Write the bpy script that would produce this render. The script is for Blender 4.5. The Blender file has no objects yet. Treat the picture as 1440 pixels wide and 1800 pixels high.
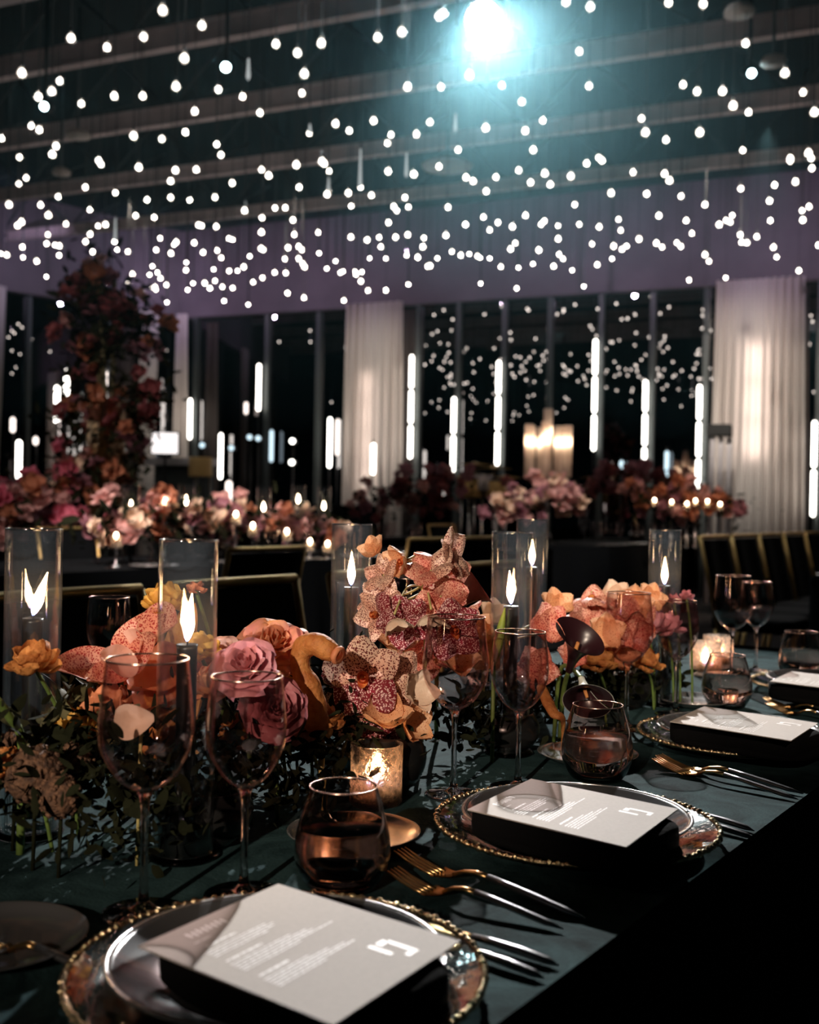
import bpy, math, random
from math import sin, cos, pi, radians, atan, sqrt, atan2
from mathutils import Vector, Matrix
random.seed(7)
S = bpy.context.scene
COL = S.collection

# ------------------------------------------------------------------ camera
FP = 1950.0
ROLL = radians(1.0); PITCH = atan(13 / FP)
CAMZ = 1.12; T = 0.75
cam = bpy.data.objects.new('camera', bpy.data.cameras.new('camera'))
COL.objects.link(cam); S.camera = cam
_r = Vector((1, 0, 0)); _u = Vector((0, sin(PITCH), cos(PITCH))); _f = Vector((0, cos(PITCH), -sin(PITCH)))
R = _r * cos(ROLL) + _u * sin(ROLL); U = -_r * sin(ROLL) + _u * cos(ROLL)
cam.matrix_world = Matrix(((R.x, U.x, -_f.x, 0), (R.y, U.y, -_f.y, 0), (R.z, U.z, -_f.z, CAMZ), (0, 0, 0, 1)))
cd = cam.data
cd.sensor_fit = 'VERTICAL'; cd.sensor_height = 36; cd.lens = 39.0
cd.clip_start = 0.05; cd.clip_end = 100
cd.dof.use_dof = True; cd.dof.focus_distance = 1.42; cd.dof.aperture_fstop = 5.4

# ------------------------------------------------------------------ world, exposure, engine options
w = bpy.data.worlds.new('world'); S.world = w; w.use_nodes = True
w.node_tree.nodes['Background'].inputs[0].default_value = (0.02, 0.05, 0.06, 1)
w.node_tree.nodes['Background'].inputs[1].default_value = 0.06
S.view_settings.view_transform = 'Standard'; S.view_settings.look = 'None'
S.view_settings.exposure = 0.0; S.view_settings.gamma = 1
S.cycles.transparent_max_bounces = 48
S.cycles.max_bounces = 14; S.cycles.glossy_bounces = 5; S.cycles.transmission_bounces = 14
S.cycles.sample_clamp_indirect = 4.0; S.cycles.sample_clamp_direct = 0
S.cycles.use_denoising = True; S.cycles.use_adaptive_sampling = True; S.cycles.adaptive_threshold = 0.02
S.cycles.blur_glossy = 0.5
S.cycles.caustics_refractive = False; S.cycles.caustics_reflective = False

KEY_W = 3300; KEY_C = (1.0, 0.97, 0.94)
PURPLE_W = 60; BULB_E = 22.0; FLAME_E = 60.0; LED_E = 7.0; HAZE = 0.0048


def ray(px, py):
    dx = px - 720; dy = py - 900
    x = cos(ROLL) * dx + sin(ROLL) * dy; y = -sin(ROLL) * dx + cos(ROLL) * dy
    return Vector((x / FP, 0, 0)) + _f - _u * (y / FP)


def onz(px, py, z=T):
    d = ray(px, py); t = (z - CAMZ) / d.z
    return Vector((d.x * t, d.y * t, z))


def atY(px, py, Y):
    d = ray(px, py); t = Y / d.y
    return Vector((d.x * t, Y, CAMZ + d.z * t))


def light(name, kind, loc, energy, color, target=None, **kw):
    L = bpy.data.lights.new(name, kind); L.energy = energy; L.color = color
    for k, v in kw.items(): setattr(L, k, v)
    o = bpy.data.objects.new(name, L); COL.objects.link(o); o.location = loc
    if target is not None: o.rotation_euler = (Vector(target) - Vector(loc)).to_track_quat('-Z', 'Y').to_euler()
    return o


KEYP = atY(850, 36, 7.3)
KEYT = Vector((0.52, 1.30, 0.80))
KD = (KEYT - KEYP).normalized()
light('stage_spot_beam', 'SPOT', KEYP + KD * 0.05, KEY_W, KEY_C, KEYT, spot_size=radians(21), spot_blend=0.4, shadow_soft_size=0.03)
# unseen fill spots added to brighten the flowers, tower and tables
FILL_C = (1.0, 0.80, 0.62)
light('added_fill_spot', 'SPOT', (-1.5, -3.2, 2.5), 950, FILL_C, (-0.12, 1.42, 0.97), spot_size=radians(11), spot_blend=0.7, shadow_soft_size=0.04)
light('added_fill_spot', 'SPOT', (0.2, -2.6, 2.9), 600, FILL_C, (0.5, 2.0, 0.93), spot_size=radians(9), spot_blend=0.7, shadow_soft_size=0.04)
light('added_fill_spot', 'SPOT', (-2.4, 3.2, 4.3), 2000, (1.0, 0.84, 0.77), (-1.25, 6.9, 0.9), spot_size=radians(34), spot_blend=0.8, shadow_soft_size=0.04)
light('added_fill_spot', 'SPOT', (-3.0, 3.6, 4.3), 380, (1.0, 0.8, 0.72), (-2.6, 8.0, 1.3), spot_size=radians(36), spot_blend=0.8, shadow_soft_size=0.04)
light('added_fill_spot', 'SPOT', (1.2, 6.6, 4.4), 1000, (1.0, 0.86, 0.78), (1.3, 10.8, 0.9), spot_size=radians(22), spot_blend=0.8, shadow_soft_size=0.04)
light('added_fill_spot', 'SPOT', (3.2, 7.2, 4.4), 700, (1.0, 0.72, 0.55), (2.8, 11.3, 0.9), spot_size=radians(22), spot_blend=0.8, shadow_soft_size=0.04)
light('added_fill_spot', 'SPOT', (3.0, 9.5, 4.4), 420, (1.0, 0.9, 0.82), (2.4, 7.4, 0.75), spot_size=radians(40), spot_blend=0.8, shadow_soft_size=0.04)
CURTAIN_FILL_C = (1.0, 0.90, 0.79)  # unseen fill spots added to brighten the curtains
light('added_curtain_fill', 'SPOT', (2.6, 9.6, 4.4), 900, CURTAIN_FILL_C, (4.3, 14.4, 2.3), spot_size=radians(36), spot_blend=0.8, shadow_soft_size=0.05)
light('added_curtain_fill', 'SPOT', (-1.4, 11.0, 4.4), 750, CURTAIN_FILL_C, (-0.6, 16.0, 2.6), spot_size=radians(32), spot_blend=0.8, shadow_soft_size=0.05)
light('added_curtain_fill', 'SPOT', (-3.0, 11.5, 4.4), 500, CURTAIN_FILL_C, (-3.7, 17.2, 2.4), spot_size=radians(24), spot_blend=0.8, shadow_soft_size=0.05)

# ------------------------------------------------------------------ tagging and mesh helpers
def tag(o, label=None, cat=None, group=None, kind=None):
    if label: o['label'] = label
    if cat: o['category'] = cat
    if group: o['group'] = group
    if kind: o['kind'] = kind
    return o


def empty(name, loc=(0, 0, 0), rz=0.0, label=None, cat=None, group=None):
    o = bpy.data.objects.new(name, None); COL.objects.link(o); o.location = loc; o.rotation_euler = (0, 0, rz)
    o.empty_display_size = 0.05
    return tag(o, label, cat, group)


def copy_tree(o, parent=None):
    c = o.copy(); COL.objects.link(c); c.parent = parent
    for ch in list(o.children): copy_tree(ch, c)
    return c


class MB:
    def __init__(s): s.v = []; s.f = []; s.m = []
    def add(s, vs, fs, mi=0, M=None):
        b = len(s.v)
        s.v += [tuple(M @ Vector(p)) if M is not None else tuple(p) for p in vs]
        s.f += [tuple(i + b for i in f) for f in fs]; s.m += [mi] * len(fs)
    def grid(s, fn, nu, nv, mi=0, M=None, wrap=False):
        vs = [fn(i / nu, j / nv) for i in range(nu + 1) for j in range(nv + (0 if wrap else 1))]
        k = nv if wrap else nv + 1; fs = []
        for i in range(nu):
            for j in range(nv):
                j2 = (j + 1) % k if wrap else j + 1
                fs.append((i * k + j, i * k + j2, (i + 1) * k + j2, (i + 1) * k + j))
        s.add(vs, fs, mi, M)
    def lathe(s, prof, n=32, mi=0, M=None, cap0=True, cap1=True, rib=0.0, ribn=0):
        vs = []
        for r, z in prof:
            for j in range(n):
                a = 2 * pi * j / n
                rr = r * (1 + (rib * cos(ribn * a) if r > 0.002 else 0))
                vs.append((rr * cos(a), rr * sin(a), z))
        fs = []
        for i in range(len(prof) - 1):
            for j in range(n):
                fs.append((i * n + j, i * n + (j + 1) % n, (i + 1) * n + (j + 1) % n, (i + 1) * n + j))
        if cap0: fs.append(tuple(range(n))[::-1])
        if cap1: fs.append(tuple((len(prof) - 1) * n + j for j in range(n)))
        s.add(vs, fs, mi, M)
    def tube(s, pts, rad, n=8, mi=0, M=None, flat=1.0):
        pts = [Vector(p) for p in pts]; k = len(pts)
        if not isinstance(rad, (list, tuple)): rad = [rad] * k
        vs = []; prev = None
        for i, p in enumerate(pts):
            d = (pts[min(i + 1, k - 1)] - pts[max(i - 1, 0)]).normalized()
            if prev is None:
                a = Vector((0, 0, 1)) if abs(d.z) < 0.9 else Vector((1, 0, 0))
                x = d.cross(a).normalized()
            else:
                x = (prev - d * prev.dot(d)).normalized()
            prev = x; y = d.cross(x)
            for j in range(n):
                t = 2 * pi * j / n
                vs.append(p + x * (rad[i] * cos(t)) + y * (rad[i] * flat * sin(t)))
        fs = []
        for i in range(k - 1):
            for j in range(n):
                fs.append((i * n + j, i * n + (j + 1) % n, (i + 1) * n + (j + 1) % n, (i + 1) * n + j))
        fs.append(tuple(range(n))[::-1]); fs.append(tuple((k - 1) * n + j for j in range(n)))
        s.add(vs, fs, mi, M)
    def box(s, c, size, rz=0.0, mi=0, M=None):
        x, y, z = [q / 2 for q in size]
        vs = []
        for sx, sy, sz in ((-1, -1, -1), (1, -1, -1), (1, 1, -1), (-1, 1, -1), (-1, -1, 1), (1, -1, 1), (1, 1, 1), (-1, 1, 1)):
            px, py = sx * x, sy * y
            vs.append((c[0] + px * cos(rz) - py * sin(rz), c[1] + px * sin(rz) + py * cos(rz), c[2] + sz * z))
        s.add(vs, [(3, 2, 1, 0), (4, 5, 6, 7), (0, 1, 5, 4), (1, 2, 6, 5), (2, 3, 7, 6), (3, 0, 4, 7)], mi, M)
    def rbox(s, c, size, r=0.008, rz=0.0, mi=0, p=4.0, nu=14, nv=32):
        # rounded pillow like block
        def fn(u, v):
            th = pi * (u - 0.5); ph = 2 * pi * v
            def sp(a, e): return math.copysign(abs(a) ** e, a)
            e = 2 / p
            x = sp(cos(th), e) * sp(cos(ph), e) * size[0] / 2; y = sp(cos(th), e) * sp(sin(ph), e) * size[1] / 2; z = sp(sin(th), e) * size[2] / 2
            return (c[0] + x * cos(rz) - y * sin(rz), c[1] + x * sin(rz) + y * cos(rz), c[2] + z)
        s.grid(fn, nu, nv, mi, None, wrap=True)
    def ball(s, c, r, nu=8, nv=12, mi=0, M=None, sq=(1, 1, 1)):
        s.grid(lambda u, v: (c[0] + r * sq[0] * sin(pi * u) * cos(2 * pi * v), c[1] + r * sq[1] * sin(pi * u) * sin(2 * pi * v), c[2] - r * sq[2] * cos(pi * u)), nu, nv, mi, M, wrap=True)
    def mesh(s, name, mats, smooth=True):
        me = bpy.data.meshes.new(name); me.from_pydata(s.v, [], s.f)
        if not isinstance(mats, (list, tuple)): mats = [mats]
        for m in mats: me.materials.append(m)
        me.polygons.foreach_set('material_index', s.m)
        me.polygons.foreach_set('use_smooth', [smooth] * len(s.f))
        me.update(); return me
    def build(s, name, mats, parent=None, loc=(0, 0, 0), smooth=True, rz=0.0):
        o = bpy.data.objects.new(name, s.mesh(name, mats, smooth)); COL.objects.link(o)
        o.parent = parent; o.location = loc; o.rotation_euler = (0, 0, rz); return o


def inst(name, me, parent=None, loc=(0, 0, 0), rot=None, sc=1.0):
    o = bpy.data.objects.new(name, me); COL.objects.link(o); o.parent = parent; o.location = loc
    if rot is not None: o.rotation_euler = rot
    o.scale = sc if isinstance(sc, (tuple, list)) else (sc, sc, sc)
    return o


def face(v, spin=0.0):
    """euler that turns local +Z towards v"""
    return (Vector(v).to_track_quat('Z', 'Y').to_matrix() @ Matrix.Rotation(spin, 3, 'Z')).to_euler()

# ------------------------------------------------------------------ materials
def nt(name):
    m = bpy.data.materials.new(name); m.use_nodes = True; t = m.node_tree
    for n in list(t.nodes):
        if n.type != 'OUTPUT_MATERIAL': t.nodes.remove(n)
    return m, t, t.nodes['Material Output']


def pmat(name, c, rough=0.5, metal=0.0, noise=0.0, nscale=30.0, c2=None, bump=0.0, bscale=200.0, spec=0.5, sheen=0.0, trans=0.0, ior=1.45):
    m, t, out = nt(name); N = t.nodes; L = t.links
    b = N.new('ShaderNodeBsdfPrincipled')
    b.inputs['Base Color'].default_value = (*c, 1); b.inputs['Roughness'].default_value = rough
    b.inputs['Metallic'].default_value = metal; b.inputs['Specular IOR Level'].default_value = spec
    b.inputs['Sheen Weight'].default_value = sheen; b.inputs['Transmission Weight'].default_value = trans; b.inputs['IOR'].default_value = ior
    L.new(b.outputs[0], out.inputs[0])
    tc = N.new('ShaderNodeTexCoord')
    if c2 is not None or noise:
        n = N.new('ShaderNodeTexNoise'); n.inputs['Scale'].default_value = nscale; n.inputs['Detail'].default_value = 5
        L.new(tc.outputs['Object'], n.inputs['Vector'])
        r = N.new('ShaderNodeValToRGB'); r.color_ramp.elements[0].position = 0.35; r.color_ramp.elements[1].position = 0.65
        cc = c2 if c2 is not None else tuple(x * (1 - noise) for x in c)
        r.color_ramp.elements[0].color = (*cc, 1); r.color_ramp.elements[1].color = (*c, 1)
        L.new(n.outputs[0], r.inputs[0]); L.new(r.outputs[0], b.inputs['Base Color'])
    if bump:
        n2 = N.new('ShaderNodeTexNoise'); n2.inputs['Scale'].default_value = bscale; n2.inputs['Detail'].default_value = 3
        L.new(tc.outputs['Object'], n2.inputs['Vector'])
        bp = N.new('ShaderNodeBump'); bp.inputs['Strength'].default_value = bump; bp.inputs['Distance'].default_value = 0.005
        L.new(n2.outputs[0], bp.inputs['Height']); L.new(bp.outputs[0], b.inputs['Normal'])
    return m


def emat(name, c, e):
    m, t, out = nt(name); n = t.nodes.new('ShaderNodeEmission')
    n.inputs[0].default_value = (*c, 1); n.inputs[1].default_value = e; t.links.new(n.outputs[0], out.inputs[0]); return m


def glass(name, tint=(1, 1, 1), base=0.04, rough=0.0, gcol=(1, 1, 1), bump=0.0, bscale=80.0, diff=0.0, dcol=(0.6, 0.6, 0.6), edge=0.9, vor=False, power=3.0):
    """thin glass: clear body, reflections rising towards grazing angles"""
    m, t, out = nt(name); N = t.nodes; L = t.links
    tr = N.new('ShaderNodeBsdfTransparent'); tr.inputs[0].default_value = (*tint, 1)
    gl = N.new('ShaderNodeBsdfGlossy'); gl.inputs[0].default_value = (*gcol, 1); gl.inputs['Roughness'].default_value = rough
    lw = N.new('ShaderNodeLayerWeight'); lw.inputs[0].default_value = 0.5
    pw = N.new('ShaderNodeMath'); pw.operation = 'POWER'; L.new(lw.outputs['Facing'], pw.inputs[0]); pw.inputs[1].default_value = power
    mu = N.new('ShaderNodeMath'); mu.operation = 'MULTIPLY_ADD'; L.new(pw.outputs[0], mu.inputs[0]); mu.inputs[1].default_value = edge - base; mu.inputs[2].default_value = base
    mx = N.new('ShaderNodeMixShader'); L.new(mu.outputs[0], mx.inputs[0]); L.new(tr.outputs[0], mx.inputs[1]); L.new(gl.outputs[0], mx.inputs[2])
    last = mx
    if diff:
        d = N.new('ShaderNodeBsdfTranslucent'); d.inputs[0].default_value = (*dcol, 1)
        m2 = N.new('ShaderNodeMixShader'); m2.inputs[0].default_value = diff
        L.new(mx.outputs[0], m2.inputs[1]); L.new(d.outputs[0], m2.inputs[2]); last = m2
    if bump:
        tc = N.new('ShaderNodeTexCoord')
        n2 = N.new('ShaderNodeTexVoronoi' if vor else 'ShaderNodeTexNoise'); n2.inputs['Scale'].default_value = bscale
        L.new(tc.outputs['Object'], n2.inputs['Vector'])
        bp = N.new('ShaderNodeBump'); bp.inputs['Strength'].default_value = bump; bp.inputs['Distance'].default_value = 0.004
        L.new(n2.outputs[0], bp.inputs['Height']); L.new(bp.outputs[0], gl.inputs['Normal'])
        L.new(bp.outputs[0], lw.inputs['Normal'])
    L.new(last.outputs[0], out.inputs[0]); return m


def petal_mat(name, c, c2=None, nscale=40.0, spot=None, sscale=230.0, thr=0.3, tr=0.3, rough=0.5, bump=0.3):
    m, t, out = nt(name); N = t.nodes; L = t.links
    tc = N.new('ShaderNodeTexCoord')
    n = N.new('ShaderNodeTexNoise'); n.inputs['Scale'].default_value = nscale; n.inputs['Detail'].default_value = 4
    L.new(tc.outputs['Object'], n.inputs['Vector'])
    r = N.new('ShaderNodeValToRGB'); r.color_ramp.elements[0].position = 0.36; r.color_ramp.elements[1].position = 0.64
    r.color_ramp.elements[0].color = (*(c2 or c), 1); r.color_ramp.elements[1].color = (*c, 1)
    L.new(n.outputs[0], r.inputs[0]); colout = r.outputs[0]
    if spot:
        v = N.new('ShaderNodeTexVoronoi'); v.inputs['Scale'].default_value = sscale
        nn = N.new('ShaderNodeTexNoise'); nn.inputs['Scale'].default_value = 160
        L.new(tc.outputs['Object'], nn.inputs['Vector'])
        ad = N.new('ShaderNodeMixRGB'); ad.blend_type = 'ADD'; ad.inputs[0].default_value = 0.006
        L.new(tc.outputs['Object'], ad.inputs[1]); L.new(nn.outputs['Color'], ad.inputs[2]); L.new(ad.outputs[0], v.inputs['Vector'])
        cr = N.new('ShaderNodeValToRGB'); cr.color_ramp.elements[0].position = thr; cr.color_ramp.elements[1].position = thr + 0.12
        cr.color_ramp.elements[0].color = (1, 1, 1, 1); cr.color_ramp.elements[1].color = (0, 0, 0, 1)
        L.new(v.outputs['Distance'], cr.inputs[0])
        mx = N.new('ShaderNodeMixRGB'); L.new(cr.outputs[0], mx.inputs[0]); L.new(colout, mx.inputs[1]); mx.inputs[2].default_value = (*spot, 1)
        colout = mx.outputs[0]
    b = N.new('ShaderNodeBsdfPrincipled'); b.inputs['Roughness'].default_value = rough; L.new(colout, b.inputs['Base Color'])
    b.inputs['Specular IOR Level'].default_value = 0.35
    if bump:
        bp = N.new('ShaderNodeBump'); bp.inputs['Strength'].default_value = bump; bp.inputs['Distance'].default_value = 0.003
        n3 = N.new('ShaderNodeTexNoise'); n3.inputs['Scale'].default_value = 180; L.new(tc.outputs['Object'], n3.inputs['Vector'])
        L.new(n3.outputs[0], bp.inputs['Height']); L.new(bp.outputs[0], b.inputs['Normal'])
    ts = N.new('ShaderNodeBsdfTranslucent'); L.new(colout, ts.inputs[0])
    ms = N.new('ShaderNodeMixShader'); ms.inputs[0].default_value = tr
    L.new(b.outputs[0], ms.inputs[1]); L.new(ts.outputs[0], ms.inputs[2]); L.new(ms.outputs[0], out.inputs[0]); return m


M = {}
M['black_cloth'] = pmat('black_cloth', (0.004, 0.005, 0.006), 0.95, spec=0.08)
def velvet():
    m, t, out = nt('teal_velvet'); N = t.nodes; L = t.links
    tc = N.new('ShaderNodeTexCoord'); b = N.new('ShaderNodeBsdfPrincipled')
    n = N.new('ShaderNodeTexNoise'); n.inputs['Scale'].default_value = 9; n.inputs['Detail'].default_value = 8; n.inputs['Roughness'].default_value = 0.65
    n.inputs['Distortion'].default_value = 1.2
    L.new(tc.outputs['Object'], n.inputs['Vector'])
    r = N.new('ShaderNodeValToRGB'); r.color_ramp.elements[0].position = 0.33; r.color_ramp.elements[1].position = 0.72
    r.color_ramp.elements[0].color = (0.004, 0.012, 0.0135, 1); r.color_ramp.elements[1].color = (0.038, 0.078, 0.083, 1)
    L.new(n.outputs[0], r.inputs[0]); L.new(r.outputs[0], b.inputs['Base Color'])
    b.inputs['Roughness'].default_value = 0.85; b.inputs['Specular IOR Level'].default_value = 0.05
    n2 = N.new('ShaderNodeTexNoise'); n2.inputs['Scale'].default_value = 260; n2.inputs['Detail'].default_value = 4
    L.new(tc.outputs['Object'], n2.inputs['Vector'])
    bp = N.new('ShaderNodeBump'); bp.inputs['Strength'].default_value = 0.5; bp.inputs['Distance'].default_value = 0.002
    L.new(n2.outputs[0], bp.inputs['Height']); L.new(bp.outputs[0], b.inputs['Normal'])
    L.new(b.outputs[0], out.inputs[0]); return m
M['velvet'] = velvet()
M['black_velvet'] = pmat('black_velvet', (0.005, 0.006, 0.007), 0.95, spec=0.08)
M['gold'] = pmat('brushed_gold', (0.75, 0.47, 0.2), 0.28, 1.0)
M['gold_dull'] = pmat('dull_gold_metal', (0.5, 0.33, 0.13), 0.42, 0.9)
M['gold_bead'] = pmat('gold_beading', (0.85, 0.66, 0.4), 0.2, 1.0, bump=0.4, bscale=400)
M['gun'] = pmat('dark_handle_metal', (0.18, 0.18, 0.19), 0.3, 0.85)
M['silver'] = pmat('silver_metal', (0.62, 0.6, 0.6), 0.25, 1.0)
M['plate'] = pmat('smoky_grey_plate', (0.10, 0.10, 0.105), 0.12, 0.35, spec=0.8)
M['plate_rim'] = pmat('silver_plate_rim', (0.8, 0.78, 0.77), 0.22, 0.9)
M['napkin'] = pmat('black_napkin_cloth', (0.004, 0.004, 0.0045), 0.95, bump=0.3, bscale=500, spec=0.1)
M['card'] = pmat('taupe_card', (0.46, 0.405, 0.365), 0.75, noise=0.06, nscale=300)
M['ink'] = pmat('white_print', (0.95, 0.92, 0.9), 0.5)
M['clear'] = glass('clear_glass', (0.97, 0.98, 0.98), 0.035, 0.0, edge=0.85, power=3.5)
M['sleeve'] = glass('hurricane_glass', (0.93, 0.95, 0.96), 0.05, 0.02, bump=0.12, bscale=40, diff=0.008, dcol=(0.7, 0.75, 0.8), edge=0.8, power=2.6)
M['rim'] = glass('bright_glass_rim', (0.9, 0.9, 0.9), 0.35, 0.08, edge=1.0)
M['wine'] = glass('smoky_rose_wine_glass', (0.92, 0.87, 0.87), 0.045, 0.0, gcol=(1, 0.86, 0.84), edge=0.85, power=2.8)
M['tumbler'] = pmat('rose_mirror_glass', (0.93, 0.76, 0.71), 0.0, trans=1.0, ior=1.5, bump=0.02, bscale=30, spec=0.9)
M['rose_rim'] = pmat('rose_gold_rim', (0.85, 0.55, 0.45), 0.2, 1.0)
M['stem'] = pmat('glass_stem', (0.95, 0.86, 0.86), 0.0, trans=1.0, ior=1.45)
M['charger'] = glass('clear_charger_glass', (0.66, 0.72, 0.72), 0.10, 0.05, bump=0.25, bscale=28, edge=0.9, power=2.0)
M['votive'] = pmat('textured_votive_glass', (1.0, 0.93, 0.88), 0.03, trans=1.0, ior=1.35, bump=1.0, bscale=140)
def votive_mix():
    m = M['votive']; t = m.node_tree; o = t.nodes['Material Output']; b = o.inputs[0].links[0].from_node
    tr = t.nodes.new('ShaderNodeBsdfTranslucent'); tr.inputs[0].default_value = (1.0, 0.80, 0.66, 1)
    cl = t.nodes.new('ShaderNodeBsdfTransparent'); cl.inputs[0].default_value = (1, 0.9, 0.84, 1)
    m1 = t.nodes.new('ShaderNodeMixShader'); m1.inputs[0].default_value = 0.45
    t.links.new(cl.outputs[0], m1.inputs[1]); t.links.new(tr.outputs[0], m1.inputs[2])
    vo = t.nodes.new('ShaderNodeTexVoronoi'); vo.feature = 'DISTANCE_TO_EDGE'; vo.inputs['Scale'].default_value = 110
    tc = t.nodes.new('ShaderNodeTexCoord'); t.links.new(tc.outputs['Object'], vo.inputs['Vector'])
    cr = t.nodes.new('ShaderNodeMapRange'); cr.inputs[1].default_value = 0.02; cr.inputs[2].default_value = 0.25; cr.inputs[3].default_value = 0.55; cr.inputs[4].default_value = 0.08
    t.links.new(vo.outputs['Distance'], cr.inputs[0])
    m2 = t.nodes.new('ShaderNodeMixShader'); t.links.new(cr.outputs[0], m2.inputs[0]); t.links.new(b.outputs[0], m2.inputs[1]); t.links.new(m1.outputs[0], m2.inputs[2]); t.links.new(m2.outputs[0], o.inputs[0])
votive_mix()
M['cup'] = glass('textured_votive_glass', (0.9, 0.86, 0.82), 0.12, 0.05, bump=1.0, bscale=190, vor=True, diff=0.07, dcol=(1, 0.82, 0.66), edge=0.8, power=1.2)
M['ribbed'] = pmat('ribbed_holder_glass', (0.96, 0.96, 0.93), 0.02, trans=1.0, ior=1.45)
M['water'] = pmat('still_water', (0.95, 0.95, 0.95), 0.0, trans=1.0, ior=1.33)
M['wax_black'] = pmat('black_wax', (0.012, 0.010, 0.010), 0.35)
M['wax_white'] = pmat('white_wax', (0.8, 0.72, 0.6), 0.5)
M['wick'] = pmat('burnt_wick', (0.02, 0.015, 0.01), 0.9)
def flame_mat():
    m, t, out = nt('candle_flame'); N = t.nodes; L = t.links
    tc = N.new('ShaderNodeTexCoord'); sp = N.new('ShaderNodeSeparateXYZ'); L.new(tc.outputs['Generated'], sp.inputs[0])
    r = N.new('ShaderNodeValToRGB'); e = r.color_ramp.elements
    e[0].position = 0.0; e[0].color = (0.05, 0.09, 0.35, 1); e[1].position = 1.0; e[1].color = (1, 0.50, 0.2, 1)
    a = e.new(0.16); a.color = (0.5, 0.28, 0.20, 1); a = e.new(0.32); a.color = (1, 0.62, 0.33, 1)
    L.new(sp.outputs[2], r.inputs[0]); em = N.new('ShaderNodeEmission'); em.inputs[1].default_value = FLAME_E
    L.new(r.outputs[0], em.inputs[0]); L.new(em.outputs[0], out.inputs[0]); return m
M['flame'] = flame_mat()
M['far_flame'] = emat('far_candle_flame', (1, 0.72, 0.46), 35)
M['bulb'] = emat('glowing_bulb_glass', (1.0, 0.93, 0.83), BULB_E)
M['socket'] = pmat('bulb_socket_black', (0.02, 0.02, 0.02), 0.5)
M['tube_glow'] = emat('dim_glowing_tube', (0.75, 0.8, 0.8), 0.55)
M['led'] = emat('led_tube_light', (1.0, 0.95, 0.86), LED_E)
M['led_bright'] = emat('led_tube_behind_curtain', (1.0, 0.87, 0.79), 10)
M['led_dim'] = emat('dim_led_tube_light', (1.0, 0.86, 0.78), 2.4)
M['led_blue'] = emat('bluish_led_tube_light', (0.65, 0.85, 0.95), 1.6)
M['lens'] = emat('spotlight_lens', (0.85, 0.97, 1.0), 420)
M['cyan'] = emat('cyan_stage_lens', (0.62, 0.95, 1.0), 45)
M['lamp_white'] = emat('lit_white_panel', (0.95, 0.88, 0.86), 1.5)
M['fixture'] = pmat('black_fixture_metal', (0.02, 0.02, 0.022), 0.45, 0.6)
M['beam'] = pmat('mauve_grey_steel_beam', (0.62, 0.50, 0.51), 0.7, noise=0.3, nscale=3)
M['ceiling'] = pmat('dark_ceiling_deck', (0.005, 0.018, 0.022), 0.9, noise=0.4, nscale=2)
M['truss'] = pmat('dark_truss_steel', (0.05, 0.06, 0.065), 0.7)
M['disc'] = pmat('pale_ceiling_fixture', (0.3, 0.25, 0.23), 0.6)
M['bulkhead'] = pmat('wash_tinted_bulkhead', (0.14, 0.115, 0.135), 0.8, noise=0.2, nscale=2)  # mauve base colour carries part of the purple wash light
M['window'] = glass('dark_window_glass', (0.02, 0.04, 0.045), 0.13, 0.0, gcol=(0.95, 0.9, 0.92), edge=0.9, power=3)
M['night'] = pmat('night_dark_backing', (0.03, 0.09, 0.10), 0.9)
M['mullion'] = pmat('window_mullion_grey', (0.06, 0.07, 0.07), 0.5)
M['floor'] = pmat('dark_carpet', (0.012, 0.014, 0.016), 0.95, noise=0.5, nscale=14)
M['speaker'] = pmat('speaker_black', (0.01, 0.01, 0.01), 0.6)
M['white_metal'] = pmat('white_painted_metal', (0.62, 0.58, 0.6), 0.5)
M['yellow_box'] = pmat('yellow_drum_wrap', (0.65, 0.42, 0.16), 0.4)
M['porcelain'] = pmat('silvery_plate', (0.55, 0.53, 0.52), 0.18, 0.8)
def curtain_mat():
    m, t, out = nt('ivory_curtain'); N = t.nodes; L = t.links
    b = N.new('ShaderNodeBsdfDiffuse'); b.inputs[0].default_value = (0.74, 0.70, 0.67, 1)
    s = N.new('ShaderNodeBsdfTranslucent'); s.inputs[0].default_value = (0.8, 0.68, 0.62, 1)
    x = N.new('ShaderNodeMixShader'); x.inputs[0].default_value = 0.5
    L.new(b.outputs[0], x.inputs[1]); L.new(s.outputs[0], x.inputs[2]); L.new(x.outputs[0], out.inputs[0]); return m
M['curtain'] = curtain_mat()
M['orchid'] = petal_mat('cream_orchid_dark_spots', (0.84, 0.60, 0.46), (0.78, 0.42, 0.30), 25, spot=(0.16, 0.014, 0.014), sscale=400, thr=0.37)
M['orchid_dark'] = petal_mat('maroon_orchid_pale_flecks', (0.24, 0.018, 0.03), (0.17, 0.012, 0.018), 30, spot=(0.85, 0.56, 0.52), sscale=380, thr=0.33)
M['orchid_back'] = petal_mat('peach_orchid_fine_specks', (0.80, 0.50, 0.30), (0.78, 0.38, 0.18), 20, spot=(0.40, 0.08, 0.03), sscale=420, thr=0.2)
M['orchid_red'] = petal_mat('coral_orchid_red_mottle', (0.82, 0.47, 0.34), (0.68, 0.22, 0.15), 30, spot=(0.38, 0.03, 0.03), sscale=400, thr=0.36)
M['lip'] = petal_mat('orange_orchid_lip', (0.9, 0.36, 0.10), (0.6, 0.08, 0.03), 120)
M['rose_pink'] = petal_mat('dusty_pink_rose', (0.72, 0.34, 0.38), (0.62, 0.25, 0.28), 30)
M['rose_coral'] = petal_mat('coral_rose', (0.82, 0.33, 0.27), (0.85, 0.42, 0.18), 22)
M['rose_mauve'] = petal_mat('mauve_rose', (0.50, 0.18, 0.20), (0.4, 0.12, 0.13), 30)
M['yellow_petal'] = petal_mat('golden_petal', (0.80, 0.50, 0.12), (0.75, 0.38, 0.08), 30)
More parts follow.
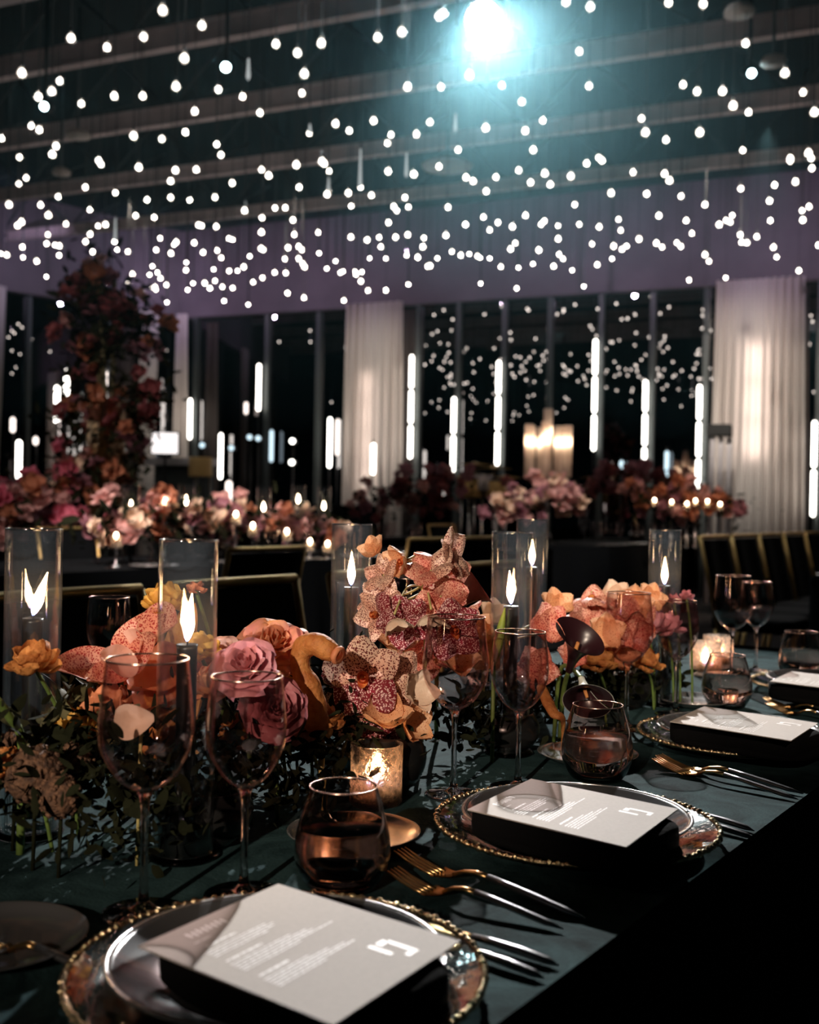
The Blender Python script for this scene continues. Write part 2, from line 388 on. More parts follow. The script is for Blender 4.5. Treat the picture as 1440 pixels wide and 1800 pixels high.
M['orange_petal'] = petal_mat('burnt_orange_petal', (0.68, 0.30, 0.09), (0.45, 0.15, 0.04), 60, spot=(0.3, 0.1, 0.03), sscale=500, thr=0.12, rough=0.6, bump=0.8)
M['coral_petal'] = petal_mat('coral_lily_petal', (0.80, 0.34, 0.17), (0.65, 0.2, 0.09), 30)
M['cream_petal'] = petal_mat('cream_petal', (0.78, 0.62, 0.48), (0.72, 0.5, 0.36), 20, tr=0.15)
M['peach_petal'] = petal_mat('peach_petal', (0.80, 0.48, 0.36), (0.72, 0.33, 0.24), 30)
M['pale_pink'] = petal_mat('pale_pink_petal', (0.84, 0.58, 0.50), (0.78, 0.42, 0.34), 30)
M['blush'] = petal_mat('blush_far_petal', (0.72, 0.46, 0.42), (0.6, 0.3, 0.28), 12, bump=0)
M['mauve_far'] = petal_mat('mauve_far_petal', (0.42, 0.2, 0.24), (0.3, 0.12, 0.15), 12, bump=0)
M['wine_far'] = petal_mat('wine_far_petal', (0.34, 0.10, 0.10), (0.2, 0.05, 0.06), 12, bump=0)
M['rust_far'] = petal_mat('rust_far_petal', (0.55, 0.24, 0.13), (0.4, 0.14, 0.08), 12, bump=0)
M['pink_far'] = petal_mat('bright_pink_far_petal', (0.75, 0.2, 0.3), (0.6, 0.14, 0.2), 12, bump=0)
M['calla'] = pmat('near_black_calla', (0.02, 0.006, 0.008), 0.3, spec=0.6)
M['calla_wine'] = petal_mat('wine_calla', (0.16, 0.03, 0.025), (0.09, 0.015, 0.015), 20, tr=0.2)
M['calla_pale'] = pmat('pale_calla_throat', (0.5, 0.52, 0.46), 0.5)
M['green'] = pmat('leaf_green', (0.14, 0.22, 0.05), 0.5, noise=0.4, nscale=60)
M['lime'] = petal_mat('lime_bud', (0.55, 0.62, 0.12), (0.3, 0.42, 0.08), 40)
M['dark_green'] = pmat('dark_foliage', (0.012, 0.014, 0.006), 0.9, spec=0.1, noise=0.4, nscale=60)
M['olive'] = pmat('olive_foliage', (0.10, 0.09, 0.035), 0.7, noise=0.5, nscale=50)
M['pod'] = pmat('brown_seed_pod', (0.15, 0.075, 0.04), 0.8, c2=(0.04, 0.02, 0.012), nscale=160, bump=0.8, bscale=250)
M['stem_green'] = pmat('yellow_green_stem', (0.50, 0.42, 0.16), 0.5, noise=0.3, nscale=60)
M['vase'] = pmat('black_vase', (0.01, 0.01, 0.01), 0.25)

# ------------------------------------------------------------------ the room
W0 = Vector((-0.94, 16.6, 0)); WU = Vector((0.917, -0.399, 0)).normalized(); WN = Vector((-WU.y, WU.x, 0)) * -1  # WN into the room
if WN.y > 0: WN = -WN
KC = W0 - WU * 3.056
LU = (Vector((-5.8, 15.6, 0)) - KC).normalized(); LN = Vector((-LU.y, LU.x, 0))
if LN.x < 0: LN = -LN


def on_wall(px, off=0.0, A=W0, D=WU, Nn=None, py=700):
    Nn = WN if Nn is None else Nn
    d = ray(px, py); P0 = A + Nn * off
    # solve t*d.xy = P0 + s*D
    det = d.x * (-D.y) + D.x * d.y
    t = (P0.x * (-D.y) + D.x * P0.y) / det
    return Vector((d.x * t, d.y * t, 0))


def wall_box(name, a, b, z0, z1, th, mat, kind='structure', parent=None, N=None):
    m = MB(); N = WN if N is None else N
    q = [a, b, b - N * th, a - N * th]
    m.add([(p.x, p.y, z0) for p in q] + [(p.x, p.y, z1) for p in q], [(0, 1, 2, 3), (7, 6, 5, 4), (0, 4, 5, 1), (1, 5, 6, 2), (2, 6, 7, 3), (3, 7, 4, 0)])
    o = m.build(name, mat, parent, smooth=False)
    if kind: tag(o, kind=kind)
    return o


m = MB(); m.box((0.5, 8, -0.05), (26, 30, 0.1)); tag(m.build('floor', M['floor'], smooth=False), kind='structure')
m = MB(); m.box((0.5, 8, 5.45), (26, 30, 0.1)); tag(m.build('ceiling', M['ceiling'], smooth=False), kind='structure')
CR = W0 + WU * 12.0; CL = KC + LU * 9.0
wall_box('wall_back', KC - WN * 0.25, CR - WN * 0.25, 0, 5.4, 0.2, M['night'])
wall_box('wall_left', KC - LN * 0.25, CL - LN * 0.25, 0, 5.4, 0.2, M['night'], N=LN)
wall_box('trim_1', KC + WN * 0.12, CR + WN * 0.12, 4.02, 5.4, 0.3, M['bulkhead'])
wall_box('trim_2', KC + LN * 0.12, CL + LN * 0.12, 4.02, 5.4, 0.3, M['bulkhead'], N=LN)
# purple wash on the bulkhead from a row of wall washers
mid = (KC + W0 + WU * 6) / 2 + WN * 1.5
for k in range(6):
    pw_ = KC + WU * (0.6 + 2.1 * k) + WN * 1.9
    light('purple_wash', 'SPOT', (pw_.x, pw_.y, 4.35), PURPLE_W, (0.82, 0.62, 0.92), (pw_.x - WN.x * 1.9, pw_.y - WN.y * 1.9, 4.5), spot_size=radians(110), spot_blend=1.0, shadow_soft_size=0.03)
for k in range(2):
    pw_ = KC + LU * (1.0 + 2.4 * k) + LN * 1.9
    light('purple_wash', 'SPOT', (pw_.x, pw_.y, 4.35), PURPLE_W, (0.72, 0.62, 0.95), (pw_.x - LN.x * 1.9, pw_.y - LN.y * 1.9, 4.5), spot_size=radians(110), spot_blend=1.0, shadow_soft_size=0.03)
# windows and mullions
mull = [345, 470, 560, 735, 806, 886, 966, 1056, 1146, 1240, 1440]
edges = [KC] + [on_wall(x) for x in mull] + [CR]
for i in range(len(edges) - 1):
    wall_box('window_%d' % (i + 1), edges[i] - WN * 0.02, edges[i + 1] - WN * 0.02, 0.0, 4.03, 0.02, M['window'])
for i, e in enumerate(edges[1:-1]):
    wall_box('trim_%d' % (i + 3), e - WU * 0.035 + WN * 0.05, e + WU * 0.035 + WN * 0.05, 0, 4.03, 0.09, M['mullion'])
ledges = [KC] + [KC + LU * (1.3 * k) for k in range(1, 7)]
for i in range(len(ledges) - 1):
    wall_box('window_%d' % (i + 21), ledges[i] - LN * 0.02, ledges[i + 1] - LN * 0.02, 0.0, 4.03, 0.02, M['window'], N=LN)
    wall_box('trim_%d' % (i + 21), ledges[i + 1] - LU * 0.03 + LN * 0.05, ledges[i + 1] + LU * 0.03 + LN * 0.05, 0, 4.03, 0.09, M['mullion'], N=LN)

# beams across the ceiling (parallel to the window wall) and the trusses that carry them
def beam(idx, py_at_centre, z, h=0.2, mat='beam', px=720):
    d = ray(px, py_at_centre); t = (z - CAMZ) / d.z; c = Vector((d.x * t, d.y * t, z))
    m = MB(); L = 11.0
    a = c - WU * L; b = c + WU * L
    # I-section: web with top and bottom flanges
    for zz, hh, ww in ((0.0, 0.02, 0.09), (h / 2, h, 0.03), (h, 0.02, 0.09)):
        q = [a + WN * ww / 2, b + WN * ww / 2, b - WN * ww / 2, a - WN * ww / 2]
        m.add([(p.x, p.y, z + zz - hh / 2) for p in q] + [(p.x, p.y, z + zz + hh / 2) for p in q],
              [(3, 2, 1, 0), (4, 5, 6, 7), (0, 1, 5, 4), (1, 2, 6, 5), (2, 3, 7, 6), (3, 0, 4, 7)])
    tag(m.build('trim_%d' % idx, M[mat], smooth=False), kind='structure')
    # diagonal struts from beam to deck
    m = MB()
    for k in range(-8, 9):
        p = c + WU * (k * 1.25)
        m.tube([(p.x, p.y, z + h), (p.x + WU.x * 0.6, p.y + WU.y * 0.6, 5.4)], 0.014, 5)
        m.tube([(p.x + WU.x * 1.2, p.y + WU.y * 1.2, z + h), (p.x + WU.x * 0.6, p.y + WU.y * 0.6, 5.4)], 0.014, 5)
        m.tube([(p.x, p.y, z + h), (p.x - WN.x * 1.0, p.y - WN.y * 1.0, 5.4)], 0.012, 5)
    tag(m.build('trim_%d' % (idx + 10), M['truss'], smooth=False), kind='structure')
for k, (py, h) in enumerate(((-150, 0.17), (10, 0.16), (157, 0.16), (266, 0.13), (350, 0.11))):
    beam(40 + k, py, 4.72, h)

# curtains
def curtain(x0, x1, label, off=0.35, z0=0.02, z1=4.03, folds=11, A=W0, D=WU, Nn=None, top=(0, 0)):
    Nn = WN if Nn is None else Nn
    a = on_wall(x0, off, A, D, Nn); b = on_wall(x1, off, A, D, Nn)
    th0 = random.random() * 6
    def fn(u, v):
        g = 1 - u
        p = a.lerp(b, v)
        amp = 0.035 + 0.02 * sin(7 * v + th0)
        s = sin(2 * pi * folds * v + 0.5 * sin(3 * u + 4 * v)) * amp
        p = p + Nn * s
        # slightly gathered towards the floor
        p = p + D * ((v - 0.5) * (top[0] * (1 - g) + top[1] * g))
        return (p.x, p.y, z0 + (z1 - z0) * u)
    m = MB(); m.grid(fn, 18, folds * 10)
    o = m.build('curtain', M['curtain'])
    return tag(o, label, 'curtain')
curtain(1256, 1412, 'wide ivory floor-length curtain at the right of the window wall', top=(0, 0.1))
curtain(607, 706, 'ivory floor-length curtain near the middle of the window wall', folds=8, top=(0, 0.06))
curtain(306, 330, 'narrow ivory curtain in the corner of the room', folds=3, off=0.4, top=(-0.05, 0.1))
def lwall(px, off): return on_wall(px, off, KC, LU, LN)
curtain(243, 276, 'pale curtain behind the flower tower', folds=3, off=0.3, A=KC, D=LU, Nn=LN)
curtain(-50, 8, 'pale curtain at the far left edge of the picture', folds=4, off=0.3, A=KC, D=LU, Nn=LN, top=(0, 0.2))

# vertical light tubes
def led_tube(px, y0, y1, label, mat='led', Y=None, r=0.028, off=0.13, pole=True, wall='b', foot=True):
    if Y is None:
        P = on_wall(px, off) if wall == 'b' else on_wall(px, off, KC, LU, LN)
        Y = P.y
    a = atY(px, y0, Y); b = atY(px - 5 * (y1 - y0) / 200, y1, Y)
    x = (a.x + b.x) / 2
    t = empty('light_tube', (x, Y, 0), label=label, cat='light tube', group='upright light tubes')
    m = MB(); L = a.z - b.z; z = b.z; segs = max(1, int(L / 0.42))
    for k in range(segs):
        zz0 = b.z + L * k / segs; zz1 = b.z + L * (k + 1) / segs - 0.035
        m.lathe([(r * 0.4, zz0), (r, zz0 + 0.02), (r, zz1 - 0.02), (r * 0.4, zz1)], 10)
    m.build('glowing_tube', M[mat], t)
    m = MB(); m.tube([(0.0, 0.03, 0), (0.0, 0.03, a.z + 0.02)], 0.008, 6)
    m.box((0, 0.03, 0.01), (0.2, 0.2, 0.02))
    m.build('pole', M['fixture'], t)
    return t
for x, y0, y1, lab, mt in (
    (725, 620, 806, 'tall glowing tube just right of the middle curtain', 'led'), (799, 694, 830, 'shorter glowing tube second from the middle curtain', 'led'),
    (878, 630, 818, 'glowing tube left of the glass candelabra', 'led'), (1048, 592, 792, 'tallest glowing tube, right of the glass candelabra', 'led'),
    (1136, 664, 842, 'glowing tube above the left end of the rust coloured flowers', 'led'), (1231, 672, 868, 'glowing tube just left of the black speaker', 'led'),
    (1433, 735, 908, 'glowing tube at the right edge, beyond the wide curtain', 'led'),
    (335, 697, 772, 'short glowing tube right of the corner curtain', 'led'), (389, 758, 842, 'glowing tube above the yellow drum', 'led'),
    (456, 636, 722, 'glowing tube high up above the dark stage', 'led'), (433, 703, 728, 'tiny glowing tube left of the high one', 'led_dim'),
    (581, 730, 822, 'glowing tube beside the left edge of the middle curtain', 'led'), (594, 733, 800, 'dim tube touching the left edge of the middle curtain', 'led_dim'),
    (478, 752, 812, 'bluish glowing tube on the dark stage', 'led_blue'), (1173, 788, 838, 'bluish tube right of the tube over the rust flowers', 'led_blue'),
    (1093, 805, 832, 'faint bluish tube behind the mauve flowers', 'led_blue')):
    led_tube(x, y0, y1, lab, mt)
for x, y0, y1, lab, mt, Y in (
    (34, 768, 842, 'glowing tube low at the left edge of the room', 'led', 11.5), (101, 672, 744, 'glowing tube left of the flower tower', 'led', 11.5),
    (118, 643, 695, 'narrow glowing tube touching the flower tower', 'led', 11.8), (184, 640, 785, 'long dim tube inside the flower tower', 'led_dim', 8.3),
    (23, 728, 760, 'dim tube at the far left beside the curtain', 'led_dim', 12.0), (63, 762, 782, 'small dim tube left of the tower base', 'led_dim', 12.0),
    (403, 838, 895, 'dim candle-like tube behind the left centrepiece', 'led_dim', 9.5)):
    led_tube(x, y0, y1, lab, mt, Y=Y)
# tubes standing behind the sheer curtains
led_tube(1330, 600, 808, 'pair of glowing tubes behind the wide curtain', 'led_bright', off=0.22, r=0.04)
led_tube(650, 652, 862, 'glowing tube behind the middle curtain', 'led_bright', off=0.22, r=0.025)
led_tube(657, 775, 834, 'short bright tube in front of the middle curtain', 'led', off=0.9, r=0.03)

# ------------------------------------------------------------------ string bulbs under the ceiling
A_ = [(572,37),(710,90),(250,135),(376,167),(505,130),(648,205),(77,257),(210,285),(182,322),(135,341),(110,443),(138,457),(286,365),(402,338),(502,338),(619,305),(768,315),(853,340),(685,392),(914,397),(5,487),(470,478),(569,489),(652,465),(197,514),(184,543),(68,553),(347,565),(355,578),(762,508),(777,545),(1088,468),(1180,435),(1228,460),(1314,425),(1375,474),(1363,504),(1132,568),(1140,575),(1070,260),(1062,328),(1046,187),(970,155),(1130,152),(1328,132),(1413,113),(1433,306)]
B_ = [(118,48),(104,58),(550,8),(636,24),(911,10),(1033,14),(597,181),(215,160),(210,265),(111,306),(325,300),(631,303),(395,358),(1182,153),(1320,257),(962,298),(1011,322),(1101,321),(1138,372),(1192,395),(1384,325),(1424,395),(72,430),(24,472),(268,450),(407,460),(469,424),(816,417),(830,466),(902,492),(1021,466),(171,527),(435,527),(623,575),(665,555),(677,565),(1172,529),(1339,558),(1403,538),(1412,556)]
C_ = [(488,29),(617,39),(690,37),(920,37),(945,58),(1042,20),(1157,42),(1365,43),(92,66),(66,87),(600,77),(817,84),(300,99),(406,118),(205,132),(517,143),(600,135),(667,144),(756,134),(1052,99),(1155,107),(1150,124),(1225,119),(1268,99),(1306,127),(1424,135),(32,160),(143,161),(316,178),(170,197),(477,199),(542,205),(860,181),(967,172),(1003,171),(1235,165),(1385,167),(1395,181),(1436,168),(76,221),(62,233),(232,228),(345,235),(371,230),(698,232),(709,234),(760,237),(921,206),(1030,214),(1366,223),(168,265),(317,264),(301,290),(563,278),(919,257),(1035,265),(1119,258),(1434,266),(1234,274),(1333,275),(1391,274),(1291,284),(164,297),(193,302),(208,305),(79,309),(403,290),(412,318),(450,325),(612,300),(619,292),(683,294),(805,279),(818,283),(549,319),(601,331),(326,326),(208,338),(24,337),(4,332),(81,345),(129,359),(714,328),(764,321),(778,347),(655,363),(654,390),(918,314),(925,318),(878,341),(1013,311),(1050,307),(1062,319),(1002,351),(1050,350),(1122,330),(1065,368),(1071,379),(1180,358),(1299,348),(1357,349),(1339,308),(1430,338),(307,357),(332,382),(163,413),(536,376),(526,406),(553,398),(564,419),(585,442),(466,404),(452,432),(751,387),(806,393),(835,392),(857,379),(756,428),(679,436),(660,459),(720,436),(738,454),(782,449),(818,453),(890,432),(923,417),(966,399),(1005,400),(1149,384),(1197,399),(1207,394),(1250,395),(1252,405),(1272,397),(1269,429),(365,443),(390,430),(505,473),(527,454),(545,450),(548,458),(587,503),(788,498),(873,511),(1011,471),(1069,487),(1209,497),(1294,462),(1357,461),(1436,440)]
D_ = [(15,53),(104,26),(199,64),(224,77),(270,113),(304,63),(384,39),(426,82),(476,50),(495,89),(567,60),(623,15),(786,46),(897,51),(914,75),(709,119),(834,122),(955,130),(581,160),(1039,160),(1165,104),(1284,91),(1357,79),(1266,147),(1339,5),(1415,32),(135,169),(260,204),(408,198),(197,230),(311,223),(282,249),(362,237),(463,229),(474,218),(523,234),(597,229),(667,238),(735,212),(743,250),(877,199),(973,216),(1089,230),(1113,215),(1128,221),(1135,198),(993,261),(1269,216),(1381,181),(1405,167),(1383,214),(50,277),(47,308),(128,268),(372,295),(356,316),(523,280),(29,345),(98,348),(64,377),(73,375),(149,325),(180,338),(210,333),(239,341),(248,346),(282,348),(321,378),(383,381),(455,320),(434,368),(526,335),(540,350),(507,376),(572,390),(642,298),(718,306),(747,317),(763,306),(712,350),(660,371),(807,281),(868,295),(888,309),(940,294),(954,307),(1163,266),(1168,292),(1186,294),(1221,273),(1039,336),(1053,359),(1280,310),(1291,344),(1438,303),(250,437),(377,454),(613,447),(983,425),(1112,417),(1369,392)]
bulbs = [(x / 2, y / 2) for x, y in A_] + [(720 + x / 2, y / 2) for x, y in B_] + [(x / 2, 280 + y / 2) for x, y in C_] + [(720 + x / 2, 280 + y / 2) for x, y in D_]
rb = random.Random(3)
bpts = []
for (x, y) in bulbs:
    lim = min(on_wall(x, 0.9).y, 15.0); zmax = atY(x, y, lim).z
    z = rb.uniform(3.4, 4.35)
    if z > zmax: z = min(zmax, rb.uniform(3.3, 4.0))
    p = onz(x, y, z)
    bpts.append(p)
bpts.sort(key=lambda p: p.y)
RB = 0.0165
mg = MB(); mg.lathe([(0.0008, -RB), (RB * 0.5, -RB * 0.87), (RB * 0.87, -RB * 0.5), (RB, 0), (RB * 0.87, RB * 0.5), (RB * 0.6, RB * 0.85), (RB * 0.42, RB * 1.1)], 14)
me_globe = mg.mesh('bulb_globe', M['bulb'])
me_env = MB(); me_env.lathe([(0.001, -RB * 1.65), (RB * 0.9, -RB * 1.4), (RB * 1.5, -RB * 0.7), (RB * 1.6, 0), (RB * 1.35, RB * 0.8), (RB * 0.75, RB * 1.6), (RB * 0.5, RB * 2.1)], 14, cap1=False); me_env = me_env.mesh('bulb_envelope', glass('bulb_envelope_glass', (0.96, 0.96, 0.96), 0.06, 0.05, diff=0.10, dcol=(0.9, 0.85, 0.8)))
ms = MB(); ms.lathe([(RB * 0.44, RB * 1.05), (RB * 0.5, RB * 1.3), (RB * 0.5, RB * 2.3), (RB * 0.2, RB * 2.7)], 10); me_sock = ms.mesh('bulb_socket', M['socket'])
mc = MB(); mc.tube([(0, 0, 0), (0, 0, 1)], 0.0028, 5); me_cord = mc.mesh('bulb_cord', M['socket'])
NB = 300
for p in bpts[:NB]:
    t = empty('hanging_bulb', p, label='small round glowing bulb hanging on a black cord under the dark ceiling', cat='light bulb', group='bare bulbs hanging under the ceiling')
    inst('glowing_core', me_globe, t); inst('glass_envelope', me_env, t); inst('socket', me_sock, t, (0, 0, RB))
    inst('cord', me_cord, t, (0, 0, RB * 3.4), None, (1, 1, 5.4 - p.z - RB * 3.4))
# the rest of the field, smallest in view or seen only as reflections in the window glass
m = MB()
extra = list(bpts[NB:])
for i in range(110):
    extra.append(Vector((rb.uniform(4.3, 8.5), rb.uniform(5.0, 11.2), rb.uniform(3.4, 4.4))))
for i in range(40):
    extra.append(Vector((rb.uniform(-8.0, -5.2), rb.uniform(5.5, 12.0), 3.5 + rb.uniform(-0.25, 0.25))))
for p in extra:
    m.ball(p, RB, 6, 8, 0); m.tube([(p.x, p.y, p.z + RB), (p.x, p.y, p.z + RB * 2.6), (p.x, p.y, 5.4)], [0.012, 0.009, 0.0025], 5, 1)
tag(m.build('distant_hanging_bulbs', [M['bulb'], M['socket']]), 'dense farthest rows of small glowing bulbs under the ceiling by the window wall', 'light bulbs', kind='stuff')
# thin glass tubes hanging among the bulbs
for x, y0, y1 in ((437, 103, 141), (634, 262, 330), (715, 268, 312), (801, 200, 232), (545, 218, 236), (566, 264, 284), (578, 312, 338), (203, 383, 424), (431, 354, 368)):
    z1 = 3.75; a = onz(x, y0, z1); b = atY(x, y1, a.y)
    t = empty('hanging_glass_tube', (a.x, a.y, b.z), label='slim pale glass tube hanging between the bulbs', cat='pendant lamp', group='slim glass tubes among the bulbs')
    L = a.z - b.z
    m = MB(); m.lathe([(0.004, 0), (0.014, 0.02), (0.010, L * 0.5), (0.006, L)], 10); m.build('glass_tube', M['tube_glow'], t)
    inst('cord', me_cord, t, (0, 0, L), None, (1, 1, 5.4 - a.z))

# stage lights
def stage_light(px, py, Y, r, label, mat, target, halo=None):
    P = KEYP if px == 850 else atY(px, py, Y)
    t = empty('stage_spotlight', P, label=label, cat='spotlight')
    d = (Vector(target) - P).normalized()
    q = d.to_track_quat('Z', 'Y').to_matrix().to_4x4()
    m = MB(); m.lathe([(r * 1.15, 0.0), (r * 1.3, -0.05), (r * 1.2, -0.24), (r * 0.7, -0.32), (0.01, -0.33)], 24, M=q, cap0=False); m.lathe([(r * 1.3, 0.0), (r * 1.3, -0.05)], 24, M=q, cap0=False, cap1=False); m.build('housing', M['fixture'], t)
    m = MB(); m.lathe([(r, -0.012), (r * 0.75, 0.006), (0.004, 0.012)], 24, M=q, cap0=True); m.build('lens', M[mat], t)
    m = MB(); s = r * 1.5
    m.tube([(-s, 0.05, -0.02), (-s, 0.05, r * 1.7), (0, 0.05, r * 1.9), (s, 0.05, r * 1.7), (s, 0.05, -0.02)], 0.01, 6)
    m.tube([(0, 0.05, r * 1.8), (0, 0.05, 5.4 - P.z)], 0.014, 6); m.build('yoke', M['fixture'], t)
stage_light(850, 36, 7.3, 0.115, 'powerful white spotlight glaring at the top of the picture', 'lens', KEYT)
stage_light(397, 118, 8.0, 0.032, 'small cyan-white spotlight under the ceiling left of centre', 'cyan', (0, 0, 1.5))
stage_light(77, 187, 9.0, 0.03, 'small cyan spotlight in the bulb cluster at the far left', 'cyan', (-2, 0, 1.5))
stage_light(1322, 129, 8.0, 0.028, 'small cyan spotlight under the ceiling at the right', 'cyan', (2, 2, 1.5))
for x, y, s, lab in ((137, 237, 0.11, 'upper of two pale round ceiling fixtures at the left'), (108, 303, 0.09, 'lower of two pale round ceiling fixtures at the left'), (1300, 20, 0.10, 'broad dim disc fixture at the top right of the ceiling'),
                     (1360, 108, 0.09, 'pale disc fixture beside the cyan spotlight at the right'), (786, 291, 0.24, 'wide faint disc fixture in the middle of the ceiling')):
    p = onz(x, y, 4.3)
    t = empty('ceiling_disc', p, label=lab, cat='ceiling fixture')
    m = MB(); m.lathe([(s * 0.96, -0.02), (s, 0.0), (s * 0.8, 0.03), (0.03, 0.05)], 28); m.build('disc', M['disc'], t)
    m = MB(); m.tube([(0, 0, 0.04), (0, 0, 5.4 - 4.3)], 0.012, 6); m.build('rod', M['truss'], t)

# ------------------------------------------------------------------ the near table
DT = Vector((0.571, 0.821, 0)).normalized(); DN = Vector((0.821, -0.571, 0)).normalized()
ANG = atan2(DT.y, DT.x)
def tpt(n, s, z=0.0): return Vector((DN.x * n + DT.x * s, DN.y * n + DT.y * s, z))   # n across, s along


def draped_table(name, n0, n1, s0, s1, label, mats, cat='table', z=T):
    c = tpt((n0 + n1) / 2, (s0 + s1) / 2)
    t = empty(name, c, ANG, label, cat)
    L = s1 - s0; Wd = n1 - n0
    m = MB()
    def side(u, v):
        # skirt going round, u down, v around; soft folds
        per = 2 * (L + Wd); d = v * per
        if d < L: x, y, nx, ny = -L / 2 + d, -Wd / 2, 0, -1
        elif d < L + Wd: x, y, nx, ny = L / 2, -Wd / 2 + d - L, 1, 0
        elif d < 2 * L + Wd: x, y, nx, ny = L / 2 - (d - L - Wd), Wd / 2, 0, 1
        else: x, y, nx, ny = -L / 2, Wd / 2 - (d - 2 * L - Wd), -1, 0
        a = u * (0.03 + 0.018 * sin(d * 22) + 0.01 * sin(d * 9))
        rr = 0.004 * (1 - u)
        return (x + nx * a, y + ny * a, (z - 0.001) * (1 - u) + 0.01)
    m.grid(side, 8, 160, 0, None, wrap=True)
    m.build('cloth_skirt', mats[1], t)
    m = MB(); nx_, ny_ = 60, 30
    m.grid(lambda u, v: (-L / 2 + u * L, -Wd / 2 + v * Wd, z), nx_, ny_)
    m.grid(lambda u, v: (-L / 2 + u * L, Wd / 2 - v * Wd, z - 0.02), 2, 2)
    m.build('velvet_top' if mats[0] is M['velvet'] else 'cloth_top', mats[0], t)
    return t
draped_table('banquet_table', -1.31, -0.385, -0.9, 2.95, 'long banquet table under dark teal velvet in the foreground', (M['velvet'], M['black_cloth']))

# ---- glassware
def lathe_glass(outer, th, n=48):
    """closed thin wall made from an outer profile that ends at the rim"""
    inner = [(max(r - th, 0.0006), z + (th if i == 0 else 0)) for i, (r, z) in enumerate(outer)]
    return outer, inner[::-1]


def curve_prof(pts, n=6):
    # catmull-rom through profile points
    out = []
    P = [pts[0]] + pts + [pts[-1]]
    for i in range(1, len(P) - 2):
        for k in range(n):
            t = k / n
            q = []
            for a in (0, 1):
                p0, p1, p2, p3 = P[i - 1][a], P[i][a], P[i + 1][a], P[i + 2][a]
                q.append(0.5 * ((2 * p1) + (-p0 + p2) * t + (2 * p0 - 5 * p1 + 4 * p2 - p3) * t * t + (-p0 + 3 * p1 - 3 * p2 + p3) * t ** 3))
            out.append((max(q[0], 0.0005), q[1]))
    out.append(pts[-1]); return out


def make_wine(H, Rm, Rr, stemh):
    """returns meshes: bowl, stem_and_foot, rim"""
    b = curve_prof([(0.004, stemh), (Rm * 0.55, stemh + 0.012), (Rm * 0.9, stemh + 0.035), (Rm, stemh + 0.058), (Rm * 0.93, stemh + 0.09), (Rr, H)])
    m = MB(); m.lathe(b, 48, cap0=False, cap1=False)
    inn = [(max(r - 0.0009, 0.0005), z + (0.0015 if i < 3 else 0)) for i, (r, z) in enumerate(b)][::-1]
    m.lathe(inn, 48, cap0=False, cap1=True)
    bowl = m.mesh('wine_bowl', M['wine'])
    m = MB(); m.lathe(curve_prof([(0.036, 0.0005), (0.0365, 0.0022), (0.024, 0.0042), (0.008, 0.008), (0.0042, 0.02), (0.0034, stemh * 0.55), (0.0042, stemh * 0.9), (0.009, stemh + 0.003)]), 32); st = m.mesh('wine_stem', M['stem'])
    m = MB(); m.tube([(Rr * cos(a), Rr * sin(a), H) for a in [2 * pi * k / 48 for k in range(49)]], 0.0009, 6); rm = m.mesh('wine_rim', M['rose_rim'])
    return bowl, st, rm
WA = make_wine(0.228, 0.0425, 0.0365, 0.108); WB = make_wine(0.206, 0.038, 0.033, 0.100)
def wineglass(p, kind, label):
    t = empty('wine_glass', p, random.random() * 6, label, 'wine glass', 'rose-tinted wine glasses on the near table')
    b, s, r = WA if kind == 'A' else WB
    inst('bowl', b, t); inst('stem', s, t); inst('rim', r, t); return t
wineglass(onz(252, 1606), 'A', 'tall wine glass at far left foreground, in front of the left taper candle')
wineglass(onz(428, 1574), 'B', 'wine glass just behind the top corner of the nearest menu card')
wineglass(onz(797, 1398), 'A', 'tall wine glass in front of the spotted orchids at the picture centre')
wineglass(onz(910, 1386), 'B', 'wine glass in front of the centre right taper candle, behind the second menu card')
wineglass(onz(1101, 1280), 'A', 'wine glass in front of the right votive candle and peach flowers')
wineglass(onz(1188, 1257), 'B', 'wine glass just below the rightmost tall candle')
wineglass(onz(1286, 1196), 'A', 'left glass of the overlapping pair of wine glasses at the far right')
wineglass(onz(1328, 1180), 'B', 'right glass of the overlapping pair of wine glasses at the far right')
wineglass(atY(192, 1072, 1.86) * Vector((1, 1, 0)) + Vector((0, 0, T)) if False else Vector((atY(192, 1072, 1.86).x, 1.86, T)), 'B', 'dark wine glass behind the left flowers, between the two left candles')
wineglass(Vector((atY(718, 1015, 2.15).x, 2.15, T)), 'A', 'wine glass behind the upper orchid spray')
wineglass(Vector((atY(672, 1022, 2.3).x, 2.3, T)), 'B', 'wine glass behind the tall candle left of the orchids')


def make_tumbler():
    H = 0.098
    b = curve_prof([(0.024, 0.0), (0.034, 0.004), (0.044, 0.022), (0.0465, 0.038), (0.043, 0.062), (0.0325, H)])
    m = MB(); m.lathe(b, 56, cap0=True, cap1=False)
    inn = [(max(r - 0.0013, 0.0005), z + 0.006 * max(0, 1 - z / 0.03)) for r, z in b][::-1]
    m.lathe(inn, 56, cap0=False, cap1=True); g = m.mesh('tumbler_glass', M['tumbler'])
    lv = 0.062
    wp = [(r - 0.0022, z + 0.0062 * max(0, 1 - z / 0.03) + 0.0008) for r, z in b if z < lv - 0.002] + [(0.0408, lv)]
    m = MB(); m.lathe(wp, 56); wt = m.mesh('tumbler_water', M['water'])
    m = MB(); m.tube([(0.0325 * cos(a), 0.0325 * sin(a), H) for a in [2 * pi * k / 56 for k in range(57)]], 0.0008, 6); rm = m.mesh('tumbler_rim', M['rose_rim'])
    return g, wt, rm
TG = make_tumbler()
def tumbler(p, label, s=1.0):
    t = empty('tumbler', p, random.random() * 6, label, 'tumbler', 'rose-mirrored stemless tumblers')
    inst('glass', TG[0], t, sc=s); inst('water', TG[1], t, sc=s); inst('rim', TG[2], t, sc=s); return t
tumbler(onz(601, 1560), 'rose-mirrored water tumbler directly behind the nearest menu card')
